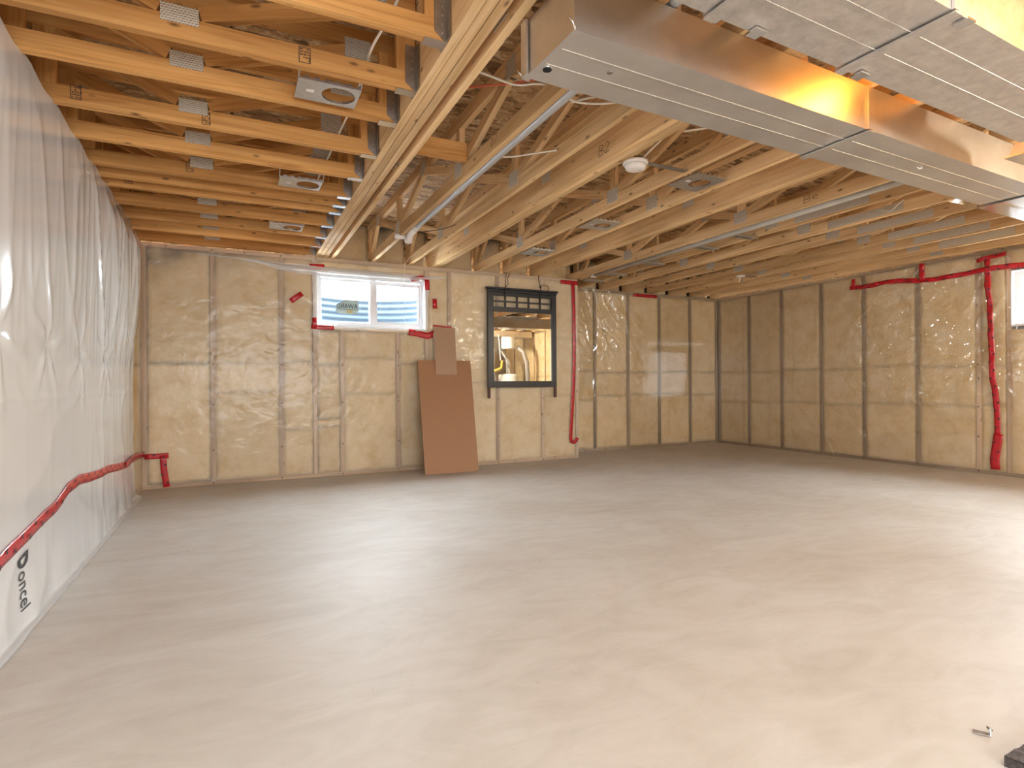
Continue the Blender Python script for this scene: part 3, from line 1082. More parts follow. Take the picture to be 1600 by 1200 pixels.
# shiny take-off between trusses beside the long duct
tk = thing('duct_takeoff', 'shiny curved sheet metal take-off beside the far side of the long duct', 'duct', (5.45, 2.4, H))
mb = MB()
mb.grid(lambda u, v: (5.02 + 0.36 * u, 2.12 + 0.42 * v, H + 0.03 + 0.16 * math.sin(v * math.pi) * (0.6 + 0.4 * math.sin(u * 3)) + 0.01 * nz(u * 4, v * 4)), 12, 12)
mb.build('curved_sheet', M['shiny'], tk, smooth=True)
mb = MB().prism([(4.92, 2.10, H - 0.006), (5.80, 2.10, H - 0.006), (5.75, 2.42, H - 0.006), (5.0, 2.30, H - 0.006)], (0, 0, 0.004))
mb.build('flange', M['galv'], tk)

# ------------------------------------------------------------------ recessed light plates
def rough_in(label, cx, cy, lx, ly, hole_dx, hole_r, zz, rods, rot=0.0):
    """new-construction light plate: flat steel sheet with a round hole, toothed edges, hanger rods"""
    t = thing('light_plate', label, 'light plate', (cx, cy, zz), 'recessed light rough-in plates')
    cr, sr = math.cos(rot), math.sin(rot)
    P = lambda a, b, z: (cx + a * cr - b * sr, cy + a * sr + b * cr, z)
    mb = MB()
    n = 32
    inner, outer = [], []
    for k in range(n):
        an = 2 * math.pi * k / n + math.pi / n
        c, s = math.cos(an), math.sin(an)
        inner.append((hole_dx + hole_r * c, hole_r * s))
        f = min((lx / 2 - (hole_dx if c > 0 else -hole_dx)) / max(abs(c), 1e-6), (ly / 2) / max(abs(s), 1e-6))
        outer.append((hole_dx + f * c, f * s))
    # snap the four corners
    for cx2, cy2 in ((lx / 2, ly / 2), (-lx / 2, ly / 2), (-lx / 2, -ly / 2), (lx / 2, -ly / 2)):
        k = min(range(n), key=lambda i: (outer[i][0] - cx2) ** 2 + (outer[i][1] - cy2) ** 2)
        outer[k] = (cx2, cy2)
    base = len(mb.v)
    for z in (zz, zz + 0.0025):
        mb.v += [P(a, b, z) for a, b in outer] + [P(a, b, z) for a, b in inner]
    for k in range(n):
        j = (k + 1) % n
        mb.f.append((base + k, base + j, base + n + j, base + n + k))
        b2 = base + 2 * n
        mb.f.append((b2 + k, b2 + n + k, b2 + n + j, b2 + j))
        mb.f.append((base + n + k, base + n + j, b2 + n + j, b2 + n + k))
    mb.build('plate', M['steel'], t)
    # turned-up edge with teeth
    tm = MB()
    for side in range(4):
        L = lx if side % 2 == 0 else ly
        m = int(L / 0.022)
        for i in range(m):
            a = -L / 2 + (i + 0.5) * L / m
            h = 0.020 if i % 2 else 0.010
            if side % 2 == 0:
                bb = ly / 2 if side == 0 else -ly / 2
                q = [(a - L / m / 2, bb), (a + L / m / 2, bb)]
            else:
                aa = lx / 2 if side == 1 else -lx / 2
                q = [(aa, a - L / m / 2), (aa, a + L / m / 2)]
            tm.quad(P(*q[0], zz), P(*q[1], zz), P(*q[1], zz + h), P(*q[0], zz + h))
    tm.build('toothed_edge', M['steel'], t)
    MB().lathe([(hole_r + 0.003, 0), (hole_r + 0.003, 0.012), (hole_r, 0.012), (hole_r, 0)], P(hole_dx, 0, zz), (0, 0, 1), 32, False).build('collar', M['dull_steel'], t, smooth=False)
    la = P(-lx * 0.28, 0.0, zz - 0.001)
    MB().box(la[0] - 0.018, la[0] + 0.018, la[1] - 0.012, la[1] + 0.012, zz - 0.0012, zz - 0.0004).build('rating_label', M['white_plastic'], t)
    for a, b0, b1, z1 in rods:
        MB().tube([P(a, b0, zz + 0.004), P(a, b1, z1)], 0.0035, 6).build('hanger_rod', M['steel'], t)
    return t


rods = [(-0.14, 0.09, 0.20, H + 0.10), (0.14, 0.09, 0.20, H + 0.10), (-0.14, -0.09, -0.15, H + 0.05), (0.14, -0.09, -0.15, H + 0.05)]
rods2 = [(-0.14, -0.09, -0.16, H + 0.06), (0.14, -0.09, -0.16, H + 0.06)]
rough_in('nearest recessed light plate on the left, with a large round hole', 0.412, 2.853, 0.285, 0.20, 0.05, 0.078, H + 0.004, rods2)
rough_in('middle recessed light plate on the left, between the fifth and sixth short trusses', 0.42, 4.215, 0.275, 0.19, 0.05, 0.075, H + 0.004, rods2)
rough_in('farthest recessed light plate on the left, near the beam and back wall', 0.42, 5.42, 0.275, 0.20, 0.05, 0.075, H + 0.004, rods2)
sp = [(-0.14, 0.09, 0.09, H + 0.02), (0.16, 0.09, 0.09, H + 0.02)]
rough_in('nearest recessed light plate on the right, beyond the smoke alarm', 2.925, 3.02, 0.29, 0.28, 0.03, 0.075, H + 0.004, sp, math.radians(4))
rough_in('middle recessed light plate on the right, between the first two trusses past the triple girder', 2.925, 4.20, 0.29, 0.27, 0.03, 0.075, H + 0.004, sp, math.radians(-3))
rough_in('farthest recessed light plate on the right, above the mirror', 2.925, 5.35, 0.29, 0.27, 0.03, 0.075, H + 0.004, sp)

# ------------------------------------------------------------------ pipes and their brackets
pv = thing('vent_pipe', 'shiny silver-grey pipe with a white elbow and tee, running along the second long truss', 'pipe', (1.49, 4, H + 0.02))
MB().tube([(1.487, YR + 0.05, H + 0.034), (1.487, 5.02, H + 0.034)], 0.030, 20).build('pipe', M['pvc'], pv, smooth=True)
MB().tube([(1.487, 3.86, H + 0.034), (1.487, 3.90, H + 0.034)], 0.0325, 20).build('coupling', M['pvc'], pv)
MB().tube([(1.487, 4.98, H + 0.034), (1.487, 5.06, H + 0.03)], 0.036, 20).build('pipe_collar', M['white_plastic'], pv)
MB().tube([(1.487, 5.06, H + 0.022), (1.487, 5.18, H + 0.015), (1.487, 5.24, H - 0.02), (1.487, 5.26, H - 0.045)], 0.033, 20).build('elbow', M['white_plastic'], pv, smooth=True)
MB().tube([(1.487, 5.26, H - 0.052), (1.487, 5.265, H - 0.03)], 0.038, 20).build('elbow_rim', M['white_plastic'], pv)
MB().tube([(1.455, 5.27, H + 0.0), (1.36, 5.29, H + 0.0)], 0.026, 16).build('branch', M['white_plastic'], pv, smooth=True)
MB().box(1.455, 1.53, 5.0, 5.03, H + 0.05, H + 0.07).build('strap', M['dull_steel'], pv)

dp = thing('drain_pipe', 'dull grey pipe along the right side of the truss with the pencil mark', 'pipe', (4.17, 4, H))
MB().tube([(4.185, 2.11, H - 0.004), (4.185, 6.10, H - 0.004)], 0.026, 16).build('pipe', M['pipe_grey'], dp, smooth=True)
br_lab = ['nearest grey cross bracket under the grey pipe', 'second grey cross bracket from the front under the grey pipe', 'middle grey cross bracket under the grey pipe',
          'second grey cross bracket from the back wall', 'farthest grey cross bracket, over the red tape by the step in the wall']
for k, (y, lab) in enumerate(zip((3.89, 4.38, 5.21, 5.92, 6.41), br_lab)):
    t = thing('pipe_bracket', lab, 'bracket', (4.3, y, H), 'grey cross brackets between two trusses')
    mb = MB()
    x0, x1 = 4.215, 4.52
    prof = [(y - 0.03, H - 0.002), (y + 0.03, H - 0.002), (y + 0.03, H - 0.006), (y - 0.03, H - 0.006)]
    mb.prism([(x0, a, b) for a, b in prof], (x1 - x0, 0, 0))
    for yy in (y - 0.03, y + 0.027):
        mb.prism([(x0, yy, H - 0.024), (x0, yy + 0.003, H - 0.024), (x0, yy + 0.003, H - 0.004), (x0, yy, H - 0.004)], (x1 - x0, 0, 0))
    mb.build('channel', M['dull_steel'], t)
    sm = MB()
    for x in (4.24, 4.51):
        sm.lathe([(0.005, 0), (0.004, 0.003)], (x, y, H - 0.006), (0, 0, -1), 8)
    sm.build('screw_head', M['dull_steel'], t)

# ------------------------------------------------------------------ smoke alarm, small ceiling fittings
sx, sy = 2.280, 2.880
sa = thing('smoke_alarm', 'round white smoke alarm hanging beside the triple girder', 'smoke alarm', (sx, sy, H - 0.04))
MB().lathe([(0.078, 0.0), (0.079, -0.012), (0.074, -0.018), (0.066, -0.020)], (sx, sy, H - 0.004), (0, 0, 1), 40).build('mounting_ring', M['white_plastic'], sa, smooth=True)
MB().lathe([(0.066, -0.018), (0.066, -0.030), (0.060, -0.046), (0.045, -0.052), (0.012, -0.054)], (sx, sy, H - 0.004), (0, 0, 1), 40).build('alarm_body', M['white_plastic'], sa, smooth=True)
sm = MB()
for k in range(24):
    an = 2 * math.pi * k / 24
    c, s = math.cos(an), math.sin(an)
    sm.prism([(sx + 0.0665 * c - 0.004 * s, sy + 0.0665 * s + 0.004 * c, H - 0.032), (sx + 0.0665 * c + 0.004 * s, sy + 0.0665 * s - 0.004 * c, H - 0.032),
              (sx + 0.064 * c + 0.004 * s, sy + 0.064 * s - 0.004 * c, H - 0.032), (sx + 0.064 * c - 0.004 * s, sy + 0.064 * s + 0.004 * c, H - 0.032)], (0, 0, 0.006))
sm.build('vent_slots', M['grey_enamel'], sa)
MB().lathe([(0.006, 0), (0.005, -0.003)], (sx + 0.02, sy - 0.02, H - 0.0585), (0, 0, 1), 10).build('test_button', M['grey_enamel'], sa)
MB().box(2.222, 2.70, sy - 0.02, sy + 0.02, H + 0.0, H + 0.006).build('mounting_bar', M['dull_steel'], sa)

bx = thing('junction_box', 'small white round fitting in a grey box by the step in the back wall', 'fitting', (4.2, 6.2, H))
MB().lathe([(0.045, 0.0), (0.045, -0.030), (0.040, -0.040)], (4.235, 6.22, H + 0.028), (0, 0, 1), 24).build('round_cap', M['white_plastic'], bx, smooth=True)
MB().lathe([(0.055, 0.0), (0.055, 0.03)], (4.235, 6.22, H + 0.028), (0, 0, 1), 24).build('box_body', M['dull_steel'], bx)

hk = thing('light_socket', 'small pale lamp socket with dangling wires between trusses near the right corner', 'light socket', (6.0, 5.4, H))
MB().box(5.91, 6.30, 5.41, 5.45, H + 0.012, H + 0.018).build('mounting_bar', M['dull_steel'], hk)
MB().lathe([(0.055, 0.0), (0.055, -0.015), (0.03, -0.02)], (6.02, 5.43, H + 0.012), (0, 0, 1), 20).build('base', M['white_plastic'], hk)
MB().tube([(6.0, 5.42, H - 0.005), (5.98, 5.41, H - 0.05), (5.96, 5.40, H - 0.085)], 0.006, 6).build('wire', M['white_cable'], hk)
MB().tube([(6.03, 5.42, H - 0.005), (6.05, 5.42, H - 0.05), (6.03, 5.41, H - 0.08), (6.01, 5.40, H - 0.05)], 0.006, 6).build('wire', M['dull_steel'], hk)


# ------------------------------------------------------------------ cables
def cable(label, pts, r, mat, sub=6, name='cable', cat='cable', group=None):
    P = [Vector(p) for p in pts]
    out = []
    for i in range(len(P) - 1):
        p0, p1, p2, p3 = P[max(i - 1, 0)], P[i], P[i + 1], P[min(i + 2, len(P) - 1)]
        for k in range(sub):
            t = k / sub
            out.append(0.5 * ((2 * p1) + (-p0 + p2) * t + (2 * p0 - 5 * p1 + 4 * p2 - p3) * t * t + (-p0 + 3 * p1 - 3 * p2 + p3) * t ** 3))
    out.append(P[-1])
    return tag(MB().tube(out, r, 8).build(name, mat, smooth=True), label, cat, group)


cable('white cable strung along behind the hangers through the short trusses', [(0.60, YR + 0.1, H + 0.16), (0.60, 1.9, H + 0.15), (0.60, 2.42, H + 0.17), (0.56, 2.55, H + 0.105), (0.585, 2.85, H + 0.15),
                                                                  (0.59, 3.25, H + 0.14), (0.585, 3.7, H + 0.15), (0.575, 4.2, H + 0.14), (0.57, 4.7, H + 0.16)], 0.006, M['white_cable'])
cable('white cable crossing from the beam to the end of the long duct', [on_z(720, 108, 2.56), on_z(750, 113, 2.53), on_z(803, 132, 2.50), on_z(835, 131, 2.50), on_z(850, 132, 2.50), on_z(885, 138, 2.54)], 0.006, M['white_cable'])
cable('red cable crossing between the beam and the end of the long duct', [on_z(700, 139, 2.56), on_z(733, 136, 2.52), on_z(795, 131, 2.51), on_z(845, 123, 2.51), on_z(872, 122, 2.52)], 0.005, M['red_cable'])
cable('white cable looping just past the end of the long duct', [on_z(868, 141, 2.47), on_z(880, 149, 2.455), on_z(900, 159, 2.45), on_z(930, 162, 2.455), on_z(962, 160, 2.47), on_z(985, 152, 2.50)], 0.006, M['white_cable'])
cable('short white cable end under the far edge of the long duct', [on_z(892, 160, 2.47), on_z(915, 154, 2.49), on_z(935, 150, 2.52)], 0.006, M['white_cable'])
cable('white wire stretched from the silver pipe to the third long truss', [(1.487, 3.32, H + 0.055), on_z(800, 245, 2.452), on_z(840, 239, 2.455), on_z(878, 234, 2.47)], 0.005, M['white_cable'])
cable('thin dark wire from the white tee to the third long truss', [(1.46, 5.2, H + 0.03), on_z(660, 362, 2.43), on_z(690, 358, 2.44), (1.826, 4.9, H + 0.06)], 0.003, M['black_cord'])
cable('short cream cable end curling above the smoke alarm', [(2.31, 2.86, H + 0.01), (2.33, 2.78, H + 0.05), (2.36, 2.62, H + 0.12)], 0.006, M['white_cable'])
cable('cream cable sagging above the long duct edge right of the smoke alarm', [on_z(1068, 205, 2.46), on_z(1090, 202, 2.46), on_z(1110, 200, 2.47), on_z(1130, 204, 2.50)], 0.006, M['white_cable'])
cable('curled white wire in front of a long steel plate near the long duct', [(4.93, 2.98, H + 0.07), (4.92, 2.90, H + 0.03), (4.90, 2.84, H + 0.025), (4.89, 2.80, H + 0.05), (4.91, 2.76, H + 0.08)], 0.006, M['white_cable'])
cable('thin white string hanging straight down in front of the back window', [(1.826, 5.98, H + 0.04), (1.66, 6.0, 2.3), (1.655, 6.02, 1.9), (1.66, 6.02, 1.52)], 0.0016, M['string'], 4, 'hanging_string', 'string')


# ------------------------------------------------------------------ plastic vapour barriers
def sheet(name, label, P, a0, a1, b0, b1, disp, mat, nu, nv, hole=None, edge=None):
    mb = MB()
    pts = {}
    for j in range(nv + 1):
        for i in range(nu + 1):
            a, b = a0 + (a1 - a0) * i / nu, b0 + (b1 - b0) * j / nv
            if edge:
                a, b = edge(a, b, i / nu, j / nv)
            pts[i, j] = len(mb.v)
            mb.v.append(tuple(P(a, b, disp(a, b))))
    for j in range(nv):
        for i in range(nu):
            if hole:
                a, b = a0 + (a1 - a0) * (i + 0.5) / nu, b0 + (b1 - b0) * (j + 0.5) / nv
                if hole(a, b):
                    continue
            mb.f.append((pts[i, j], pts[i + 1, j], pts[i + 1, j + 1], pts[i, j + 1]))
    o = mb.build(name, mat, smooth=True)
    return tag(o, label, 'plastic sheet')


def staples(parent, P, pts):
    mb = MB()
    for a, b in pts:
        mb.prism([P(a - 0.005, b - 0.006, 0.0), P(a + 0.005, b - 0.006, 0.0), P(a + 0.005, b + 0.006, 0.0), P(a - 0.005, b + 0.006, 0.0)], Vector(P(a, b, 0.004)) - Vector(P(a, b, 0)))
    o = mb.build('staple', M['ink'], parent)
    o['kind'] = 'stuff'


def d_back(a, b):
    n = 0.005 + 0.004 * nz(a * 2.1, b * 1.3, 4.0) + 0.003 * ridge(a * 3.0 + b * 1.4, b * 2.2 - a * 0.5, 2.0, 6)
    return max(0.003, n)


sb = sheet('vapour_barrier', 'taut hazy plastic sheet stapled over the back wall around the window', PA, XL + 0.012, XJ - 0.004, 0.012, 2.395, d_back, M['haze_poly'], 110, 56,
           hole=lambda a, b: WX0 - 0.01 < a < WX1 + 0.01 and WZ0 - 0.02 < b < WZ1 + 0.02)
staples(sb, lambda a, b, o: PA(a, b, 0.010 + o), [(a, b) for a in full[1:-1] + [1.078, 1.705] for b in (0.02, 0.35, 0.81, 1.22)] + [(a, 2.375) for a in (-0.6, -0.2, 0.1, 0.45, 0.8)])


def d_corner(a, b):
    return 0.006 + 0.035 * smooth01(6.4, 5.95, a) * smooth01(0.2, 0.8, b) + 0.004 * ridge(a * 5, b * 1.2, 6.0, 4)


tag(sheet('vapour_barrier', 'clear strip of plastic wrapping from the back wall round the left corner', PL, 5.90, Y1 - 0.012, 0.012, 2.39, d_corner, M['haze_poly'], 16, 60),
    'clear strip of plastic wrapping from the back wall round the left corner', 'plastic sheet')


def star(a, b, ca, cb, R, arms, seed):
    """folds radiating from one staple"""
    dx, dy = a - ca, b - cb
    r = math.hypot(dx, dy)
    if r > R or r < 1e-4:
        return 0.0
    th = math.atan2(dy, dx)
    return max(0.0, math.sin(th * arms + seed + 0.8 * nz(r * 6, seed, 0))) ** 3 * smooth01(R, R * 0.25, r) * smooth01(0.0, R * 0.2, r)


def crease(a, b, seed, p=9.0):
    """sparse sharp creases in stretched film"""
    n = nz(a, b, seed)
    k = smooth01(-0.08, 0.25, nz(a * 0.55, b * 0.55, seed + 20.0) + 0.12)
    return k * max(0.0, 1 - abs(n) * 1.6) ** p


def d_recess(a, b):
    m = smooth01(4.15, 4.4, a) * smooth01(5.9, 5.3, a) * smooth01(0.45, 0.8, b)
    c, d = a * 0.85 + b * 0.5, b * 0.85 - a * 0.5
    w = crease(c * 6.5, d * 2.0, 1.0) + 0.8 * crease(c * 11 + 3, d * 5, 5.0) + 0.5 * crease(a * 3.0, b * 1.2, 8.0)
    roll = 0.010 * nz(a * 4.2, b * 2.2, 11.0) + 0.007 * nz(c * 9, d * 4, 12.0) + 0.008
    return 0.004 + max(0.0, roll) * m * 1.8 + 0.022 * m * w + 0.003 * star(a, b, 4.806, 1.17, 0.6, 7, 1.0) + 0.003 * star(a, b, 5.416, 1.18, 0.7, 6, 2.0) + 0.0015 * nz(a * 2, b * 1.5, 3)


sheet('vapour_barrier', 'clear wrinkled plastic sheet over the set-back wall right of the step', PB, XJ + 0.005, XR - 0.012, 0.012, 2.39, d_recess, M['clear_poly'], 300, 220)


def d_right(a, b):
    m = smooth01(5.0, 4.55, a) * smooth01(2.9, 3.1, a)
    up = m * smooth01(0.55, 0.9, b)
    c, d = a * 0.8 + b * 0.6, b * 0.8 - a * 0.6
    e, f = a * 0.8 - b * 0.6, b * 0.8 + a * 0.6
    w = crease(c * 4.2, d * 1.8, 1.0) + 0.9 * crease(e * 6.5, f * 2.6, 5.0) + 0.7 * crease(c * 11, d * 7, 9.0)
    low = smooth01(5.6, 5.2, a) * smooth01(4.2, 4.6, a) * smooth01(0.95, 0.75, b) * crease(e * 8.0, f * 2.0, 3.0)
    roll = 0.016 * nz(a * 3.1, b * 2.3, 11.0) + 0.008 * nz(c * 7.5, d * 4.5, 12.0) + 0.012
    return (0.005 + max(0.0, roll) * up * 2.3 + 0.026 * up * w + 0.020 * low + 0.010 * star(a, b, 4.588, 1.18, 0.8, 7, 0.5) + 0.010 * star(a, b, 3.948, 1.17, 0.7, 8, 2.5)
            + 0.010 * star(a, b, 3.335, 1.20, 0.7, 7, 4.0) + 0.003 * star(a, b, 3.948, 0.70, 0.6, 6, 1.2) + 0.0015 * nz(a * 2.0, b * 1.5, 8))


sr = sheet('vapour_barrier', 'clear crinkled plastic sheet over the right wall, catching bright highlights', PR, 2.60, YB - 0.012, 0.012, 2.36, d_right, M['clear_poly'], 420, 240,
           hole=lambda a, b: W2Y0 - 0.01 < a < W2Y1 + 0.01 and W2Z0 - 0.02 < b < W2Z1 + 0.02)
staples(sr, lambda a, b, o: PR(a, b, 0.008 + o), [(a, b) for a in (5.815, 5.182, 4.588, 3.948, 3.335) for b in (0.03, 0.40, 0.72, 1.18)])


def d_left(a, b):
    up = smooth01(1.0, 1.5, b)
    f1 = ridge(a * 2.6 + 0.25 * b, b * 0.45, 1.0, 4)
    f2 = ridge(a * 6.5 - 0.5 * b, b * 0.7, 4.0, 5)
    f3 = ridge(a * 1.3, b * 2.2, 7.0, 4)
    far = 0.35 + 0.65 * smooth01(3.6, 4.6, a)
    d = 0.012 + (0.016 * f1 + 0.007 * f2) * (0.10 + 0.90 * up) * far * smooth01(2.42, 2.2, b) + 0.004 * f3 * (1 - up)
    d += 0.06 * smooth01(4.0, 5.6, a) * smooth01(6.1, 5.8, a) * smooth01(1.1, 1.9, b) * smooth01(2.42, 2.15, b)
    for ca, cb, s in ((3.39, 1.20, 1.0), (4.02, 1.19, 2.0), (2.75, 1.21, 3.0), (4.7, 1.2, 0.4)):
        d += 0.007 * star(a, b, ca, cb, 0.42, 5, s)
        d -= 0.006 * smooth01(0.12, 0.0, math.hypot(a - ca, b - cb))
    d += 0.006 * smooth01(0.010, 0.0, abs(b - 0.945 - 0.004 * nz(a * 3, 0)))            # crease of the folded roll
    d += 0.02 * smooth01(0.30, 0.06, b) * (0.6 + 0.4 * nz(a * 4, 2.0))
    return max(0.004, d)


def e_left(a, b, u, v):
    if v > 0.96:
        b += 0.016 * nz(a * 6.0, 3.0) + 0.012 * math.sin(a * 14.5)
    return a, b


sl = sheet('vapour_barrier', 'large milky white plastic sheet hanging over the whole left wall', PL, YR + 0.01, 5.895, 0.004, 2.405, d_left, M['milky_poly'], 430, 170, edge=e_left)
staples(sl, lambda a, b, o: PL(a, b, 0.004 + o), [(3.39, 1.20), (4.02, 1.19), (2.75, 1.21), (4.7, 1.2)])
mb = MB()
mb.grid(lambda u, v: (XL + 0.010 + 0.045 * v + 0.006 * nz(u * 30, 1.0) * v, YR + 0.1 + (6.0 - YR) * u, 0.004 + 0.022 * (1 - v) ** 2 + 0.006 * abs(nz(u * 40, v * 2))), 200, 6)
fl = mb.build('bottom_flap', M['fold_poly'], sl, 'translucent bottom flap turned out onto the floor', smooth=True)

# printing on the white sheet (reads downwards)
vs, fs = text_pts('oncel', 0.066)
tx = MB()


def on_sheet(a, b):
    return PL(a, b, d_left(a, b) + 0.003)


for x, y, z in vs:
    tx.v.append(on_sheet(2.94 + y * 2.3, 0.246 - x * 1.12))
tx.f = [tuple(f) for f in fs]
tx.build('printed_lettering', M['grey_ink'], sl, 'dark grey lettering printed on the white plastic')
em = MB()
outer = [(2.93, 0.300), (3.06, 0.318), (3.06, 0.285), (3.05, 0.268), (3.02, 0.257), (2.99, 0.255), (2.955, 0.262), (2.935, 0.278)]
inner = [(2.965, 0.294), (3.032, 0.300), (3.03, 0.285), (3.022, 0.276), (3.006, 0.270), (2.988, 0.269), (2.972, 0.274), (2.964, 0.284)]
n = len(outer)
em.v = [on_sheet(a, b) for a, b in outer] + [on_sheet(a, b) for a, b in inner]
em.f = [(k, (k + 1) % n, n + (k + 1) % n, n + k) for k in range(n)]
em.build('printed_emblem', M['grey_ink'], sl, 'dark grey D shaped emblem printed on the white plastic')

# loose folded band of plastic above the window
mb = MB()


def fold_band(u, v):
    x = -0.33 + 2.62 * u
    zc = 2.335 - 0.045 * u - 0.02 * math.sin(u * 3.1)
    hgt = 0.012 + 0.085 * smooth01(0.12, 0.38, u) * smooth01(1.02, 0.8, u)
    return (x, Y1 - 0.012 - 0.012 * math.sin(v * math.pi) - 0.006 * ridge(u * 5 + v, v * 3, 2.0, 3), zc - hgt * v + 0.004 * nz(u * 14, v * 2))


mb.grid(fold_band, 90, 10)
tag(mb.build('plastic_fold', M['fold_poly'], smooth=True), 'loose folded band of whitish plastic along the top of the back window', 'plastic sheet')


ed = MB()
for (xa, za), (xb, zb), (nx, nz_) in (((WX0, WZ0), (WX0, WZ1), (-1, 0)), ((WX1, WZ0), (WX1, WZ1), (1, 0)), ((WX0, WZ0), (WX1, WZ0), (0, -1)), ((WX0, WZ1), (WX1, WZ1), (0, 1))):
    def edging(u, v, xa=xa, za=za, xb=xb, zb=zb, nx=nx, nz_=nz_):
        wd = (0.045 if nx else 0.03) * (1 + 0.35 * nz(u * 5, xa + zb))
        return (xa + (xb - xa) * u + nx * wd * v, Y1 - 0.010 - 0.004 * math.sin(v * 3.1) - 0.002 * nz(u * 12, v), za + (zb - za) * u + nz_ * wd * v)
    ed.grid(edging, 24, 3)
tag(ed.build('plastic_edging', M['fold_poly'], smooth=True), 'whitish plastic edging folded round the opening of the back window', 'plastic sheet')

# ------------------------------------------------------------------ red tape
def tape(label, P, path, width=0.055, off=0.012, seed=1, marks=True, disp=None):
    rng = random.Random(seed)
    pts = [Vector((a, b)) for a, b in path]
    fine = []
    for p0, p1 in zip(pts[:-1], pts[1:]):
        m = max(1, int((p1 - p0).length / 0.04))
        fine += [p0.lerp(p1, k / m) for k in range(m)]
    fine.append(pts[-1])
    mb = MB()
    rows = []
    for i, p in enumerate(fine):
        t = (fine[min(i + 1, len(fine) - 1)] - fine[max(i - 1, 0)]).normalized()
        n = Vector((-t.y, t.x)) * width / 2
        rip = 0.0015 * nz(i * 0.7, seed)
        wob = 1 + 0.06 * nz(i * 0.4, seed, 2)
        row = []
        for s in (-1, -0.33, 0.33, 1):
            q = p + n * s * wob
            o = off + rip * s + (disp(q.x, q.y) if disp else 0)
            row.append(len(mb.v))
            mb.v.append(tuple(P(q.x, q.y, o)))
        rows.append(row)
    for r0, r1 in zip(rows[:-1], rows[1:]):
        for k in range(3):
            mb.f.append((r0[k], r0[k + 1], r1[k + 1], r1[k]))
    # paper thickness at the rim
    o = mb.build('sheathing_tape', M['tape'], smooth=True)
    tag(o, label, 'tape', 'red sheathing tape strips')
    md = o.modifiers.new('thickness', 'SOLIDIFY')
    md.thickness, md.offset = 0.0008, 0
    if marks:
        mk = MB()
        for i in range(1, len(fine) - 1):
            if i % 2:
                continue
            t = (fine[i + 1] - fine[i - 1]).normalized()
            n = Vector((-t.y, t.x))
            c = fine[i] + n * width * (0.28 if (i // 2) % 2 else -0.26)
            oo = off + 0.0042 + (disp(c.x, c.y) if disp else 0)
            ri, ro = 0.0015, 0.0115
            ring = []
            for k in range(7):
                an = rng.uniform(0, 0.5) + 2 * math.pi * k / 7
                d = Vector((math.cos(an), math.sin(an)))
                ring.append((c + d * ri, c + d * ro))
            for k in range(6):
                a0, a1 = ring[k]
                b0, b1 = ring[k + 1]
                mk.quad(P(a0.x, a0.y, oo), P(a1.x, a1.y, oo), P(b1.x, b1.y, oo), P(b0.x, b0.y, oo))
        if mk.f:
            m = mk.build('printed_mark', M['ink'], o, 'small black printed marks')
            m['kind'] = 'stuff'
    return o


tape('long wavy red tape strip running across the milky sheet on the left wall', PL,
     [(2.40, 0.30), (2.80, 0.357), (3.27, 0.405), (3.47, 0.418), (3.70, 0.470), (3.95, 0.478), (4.2, 0.455), (4.47, 0.437), (4.75, 0.43), (5.20, 0.39), (5.45, 0.375)], 0.056, 0.006, 1, True, d_left)
tape('short red tape piece rising to the left back corner', PL, [(5.40, 0.378), (5.70, 0.385), (6.05, 0.375), (6.48, 0.345)], 0.055, 0.014, 2, True, lambda a, b: max(d_left(a, b) if a < 6.0 else 0, d_corner(a, b) if a > 5.9 else 0))
tape('short level red tape piece on the back wall at the left corner', PA, [(XL + 0.02, 0.318), (-0.585, 0.318)], 0.052, 0.014, 3)
tape('upright red tape piece reaching the floor at the left corner', PA, [(-0.632, 0.325), (-0.625, 0.18), (-0.602, 0.012)], 0.055, 0.0165, 4)
tape('short level red tape piece under the trusses at the step in the back wall', PA, [(3.895, 2.352), (XJ - 0.006, 2.352)], 0.055, 0.012, 5)
tape('long upright red tape strip just left of the step, hooked at its lower end', PA, [(4.085, 2.34), (4.10, 1.95), (4.10, 1.5), (4.098, 1.25), (4.082, 0.95), (4.065, 0.65), (4.045, 0.40), (4.038, 0.28), (4.052, 0.225), (4.085, 0.215), (4.125, 0.235), (4.145, 0.27)], 0.050, 0.014, 6)
tape('short red tape piece high on the set-back wall', PB, [(5.50, 2.355), (5.97, 2.355)], 0.05, 0.014, 7)
tape('long level red tape strip along the top of the right wall', PR, [(4.74, 2.225), (4.45, 2.208), (4.25, 2.222), (4.10, 2.215), (3.90, 2.18), (3.76, 2.172), (3.44, 2.178), (3.21, 2.195), (2.93, 2.185), (2.5, 2.19)], 0.055, 0.012, 8, True, d_right)
tape('short upright red tape at the left end of the level right wall strip', PR, [(4.70, 2.235), (4.70, 2.335)], 0.05, 0.014, 9, False, d_right)
tape('short upright red tape piece joining the level strip to the trusses on the right wall', PR, [(3.868, 2.19), (3.872, 2.375)], 0.055, 0.014, 10, True, d_right)
tape('long upright red tape strip beside the right window', PR, [(3.225, 2.30), (3.222, 2.02), (3.208, 1.8), (3.200, 1.5), (3.185, 1.2), (3.170, 0.9), (3.160, 0.6), (3.158, 0.42)], 0.055, 0.013, 11, True, d_right)
tape('wide doubled red tape patch at the foot of the long strip on the right wall', PR, [(3.150, 0.44), (3.168, 0.30), (3.185, 0.17), (3.178, 0.06)], 0.085, 0.016, 12, True, d_right)
tape('curved red tape piece over the top end of the strip beside the right window', PR, [(3.32, 2.295), (3.2, 2.315), (3.05, 2.32)], 0.045, 0.018, 13, True, d_right)
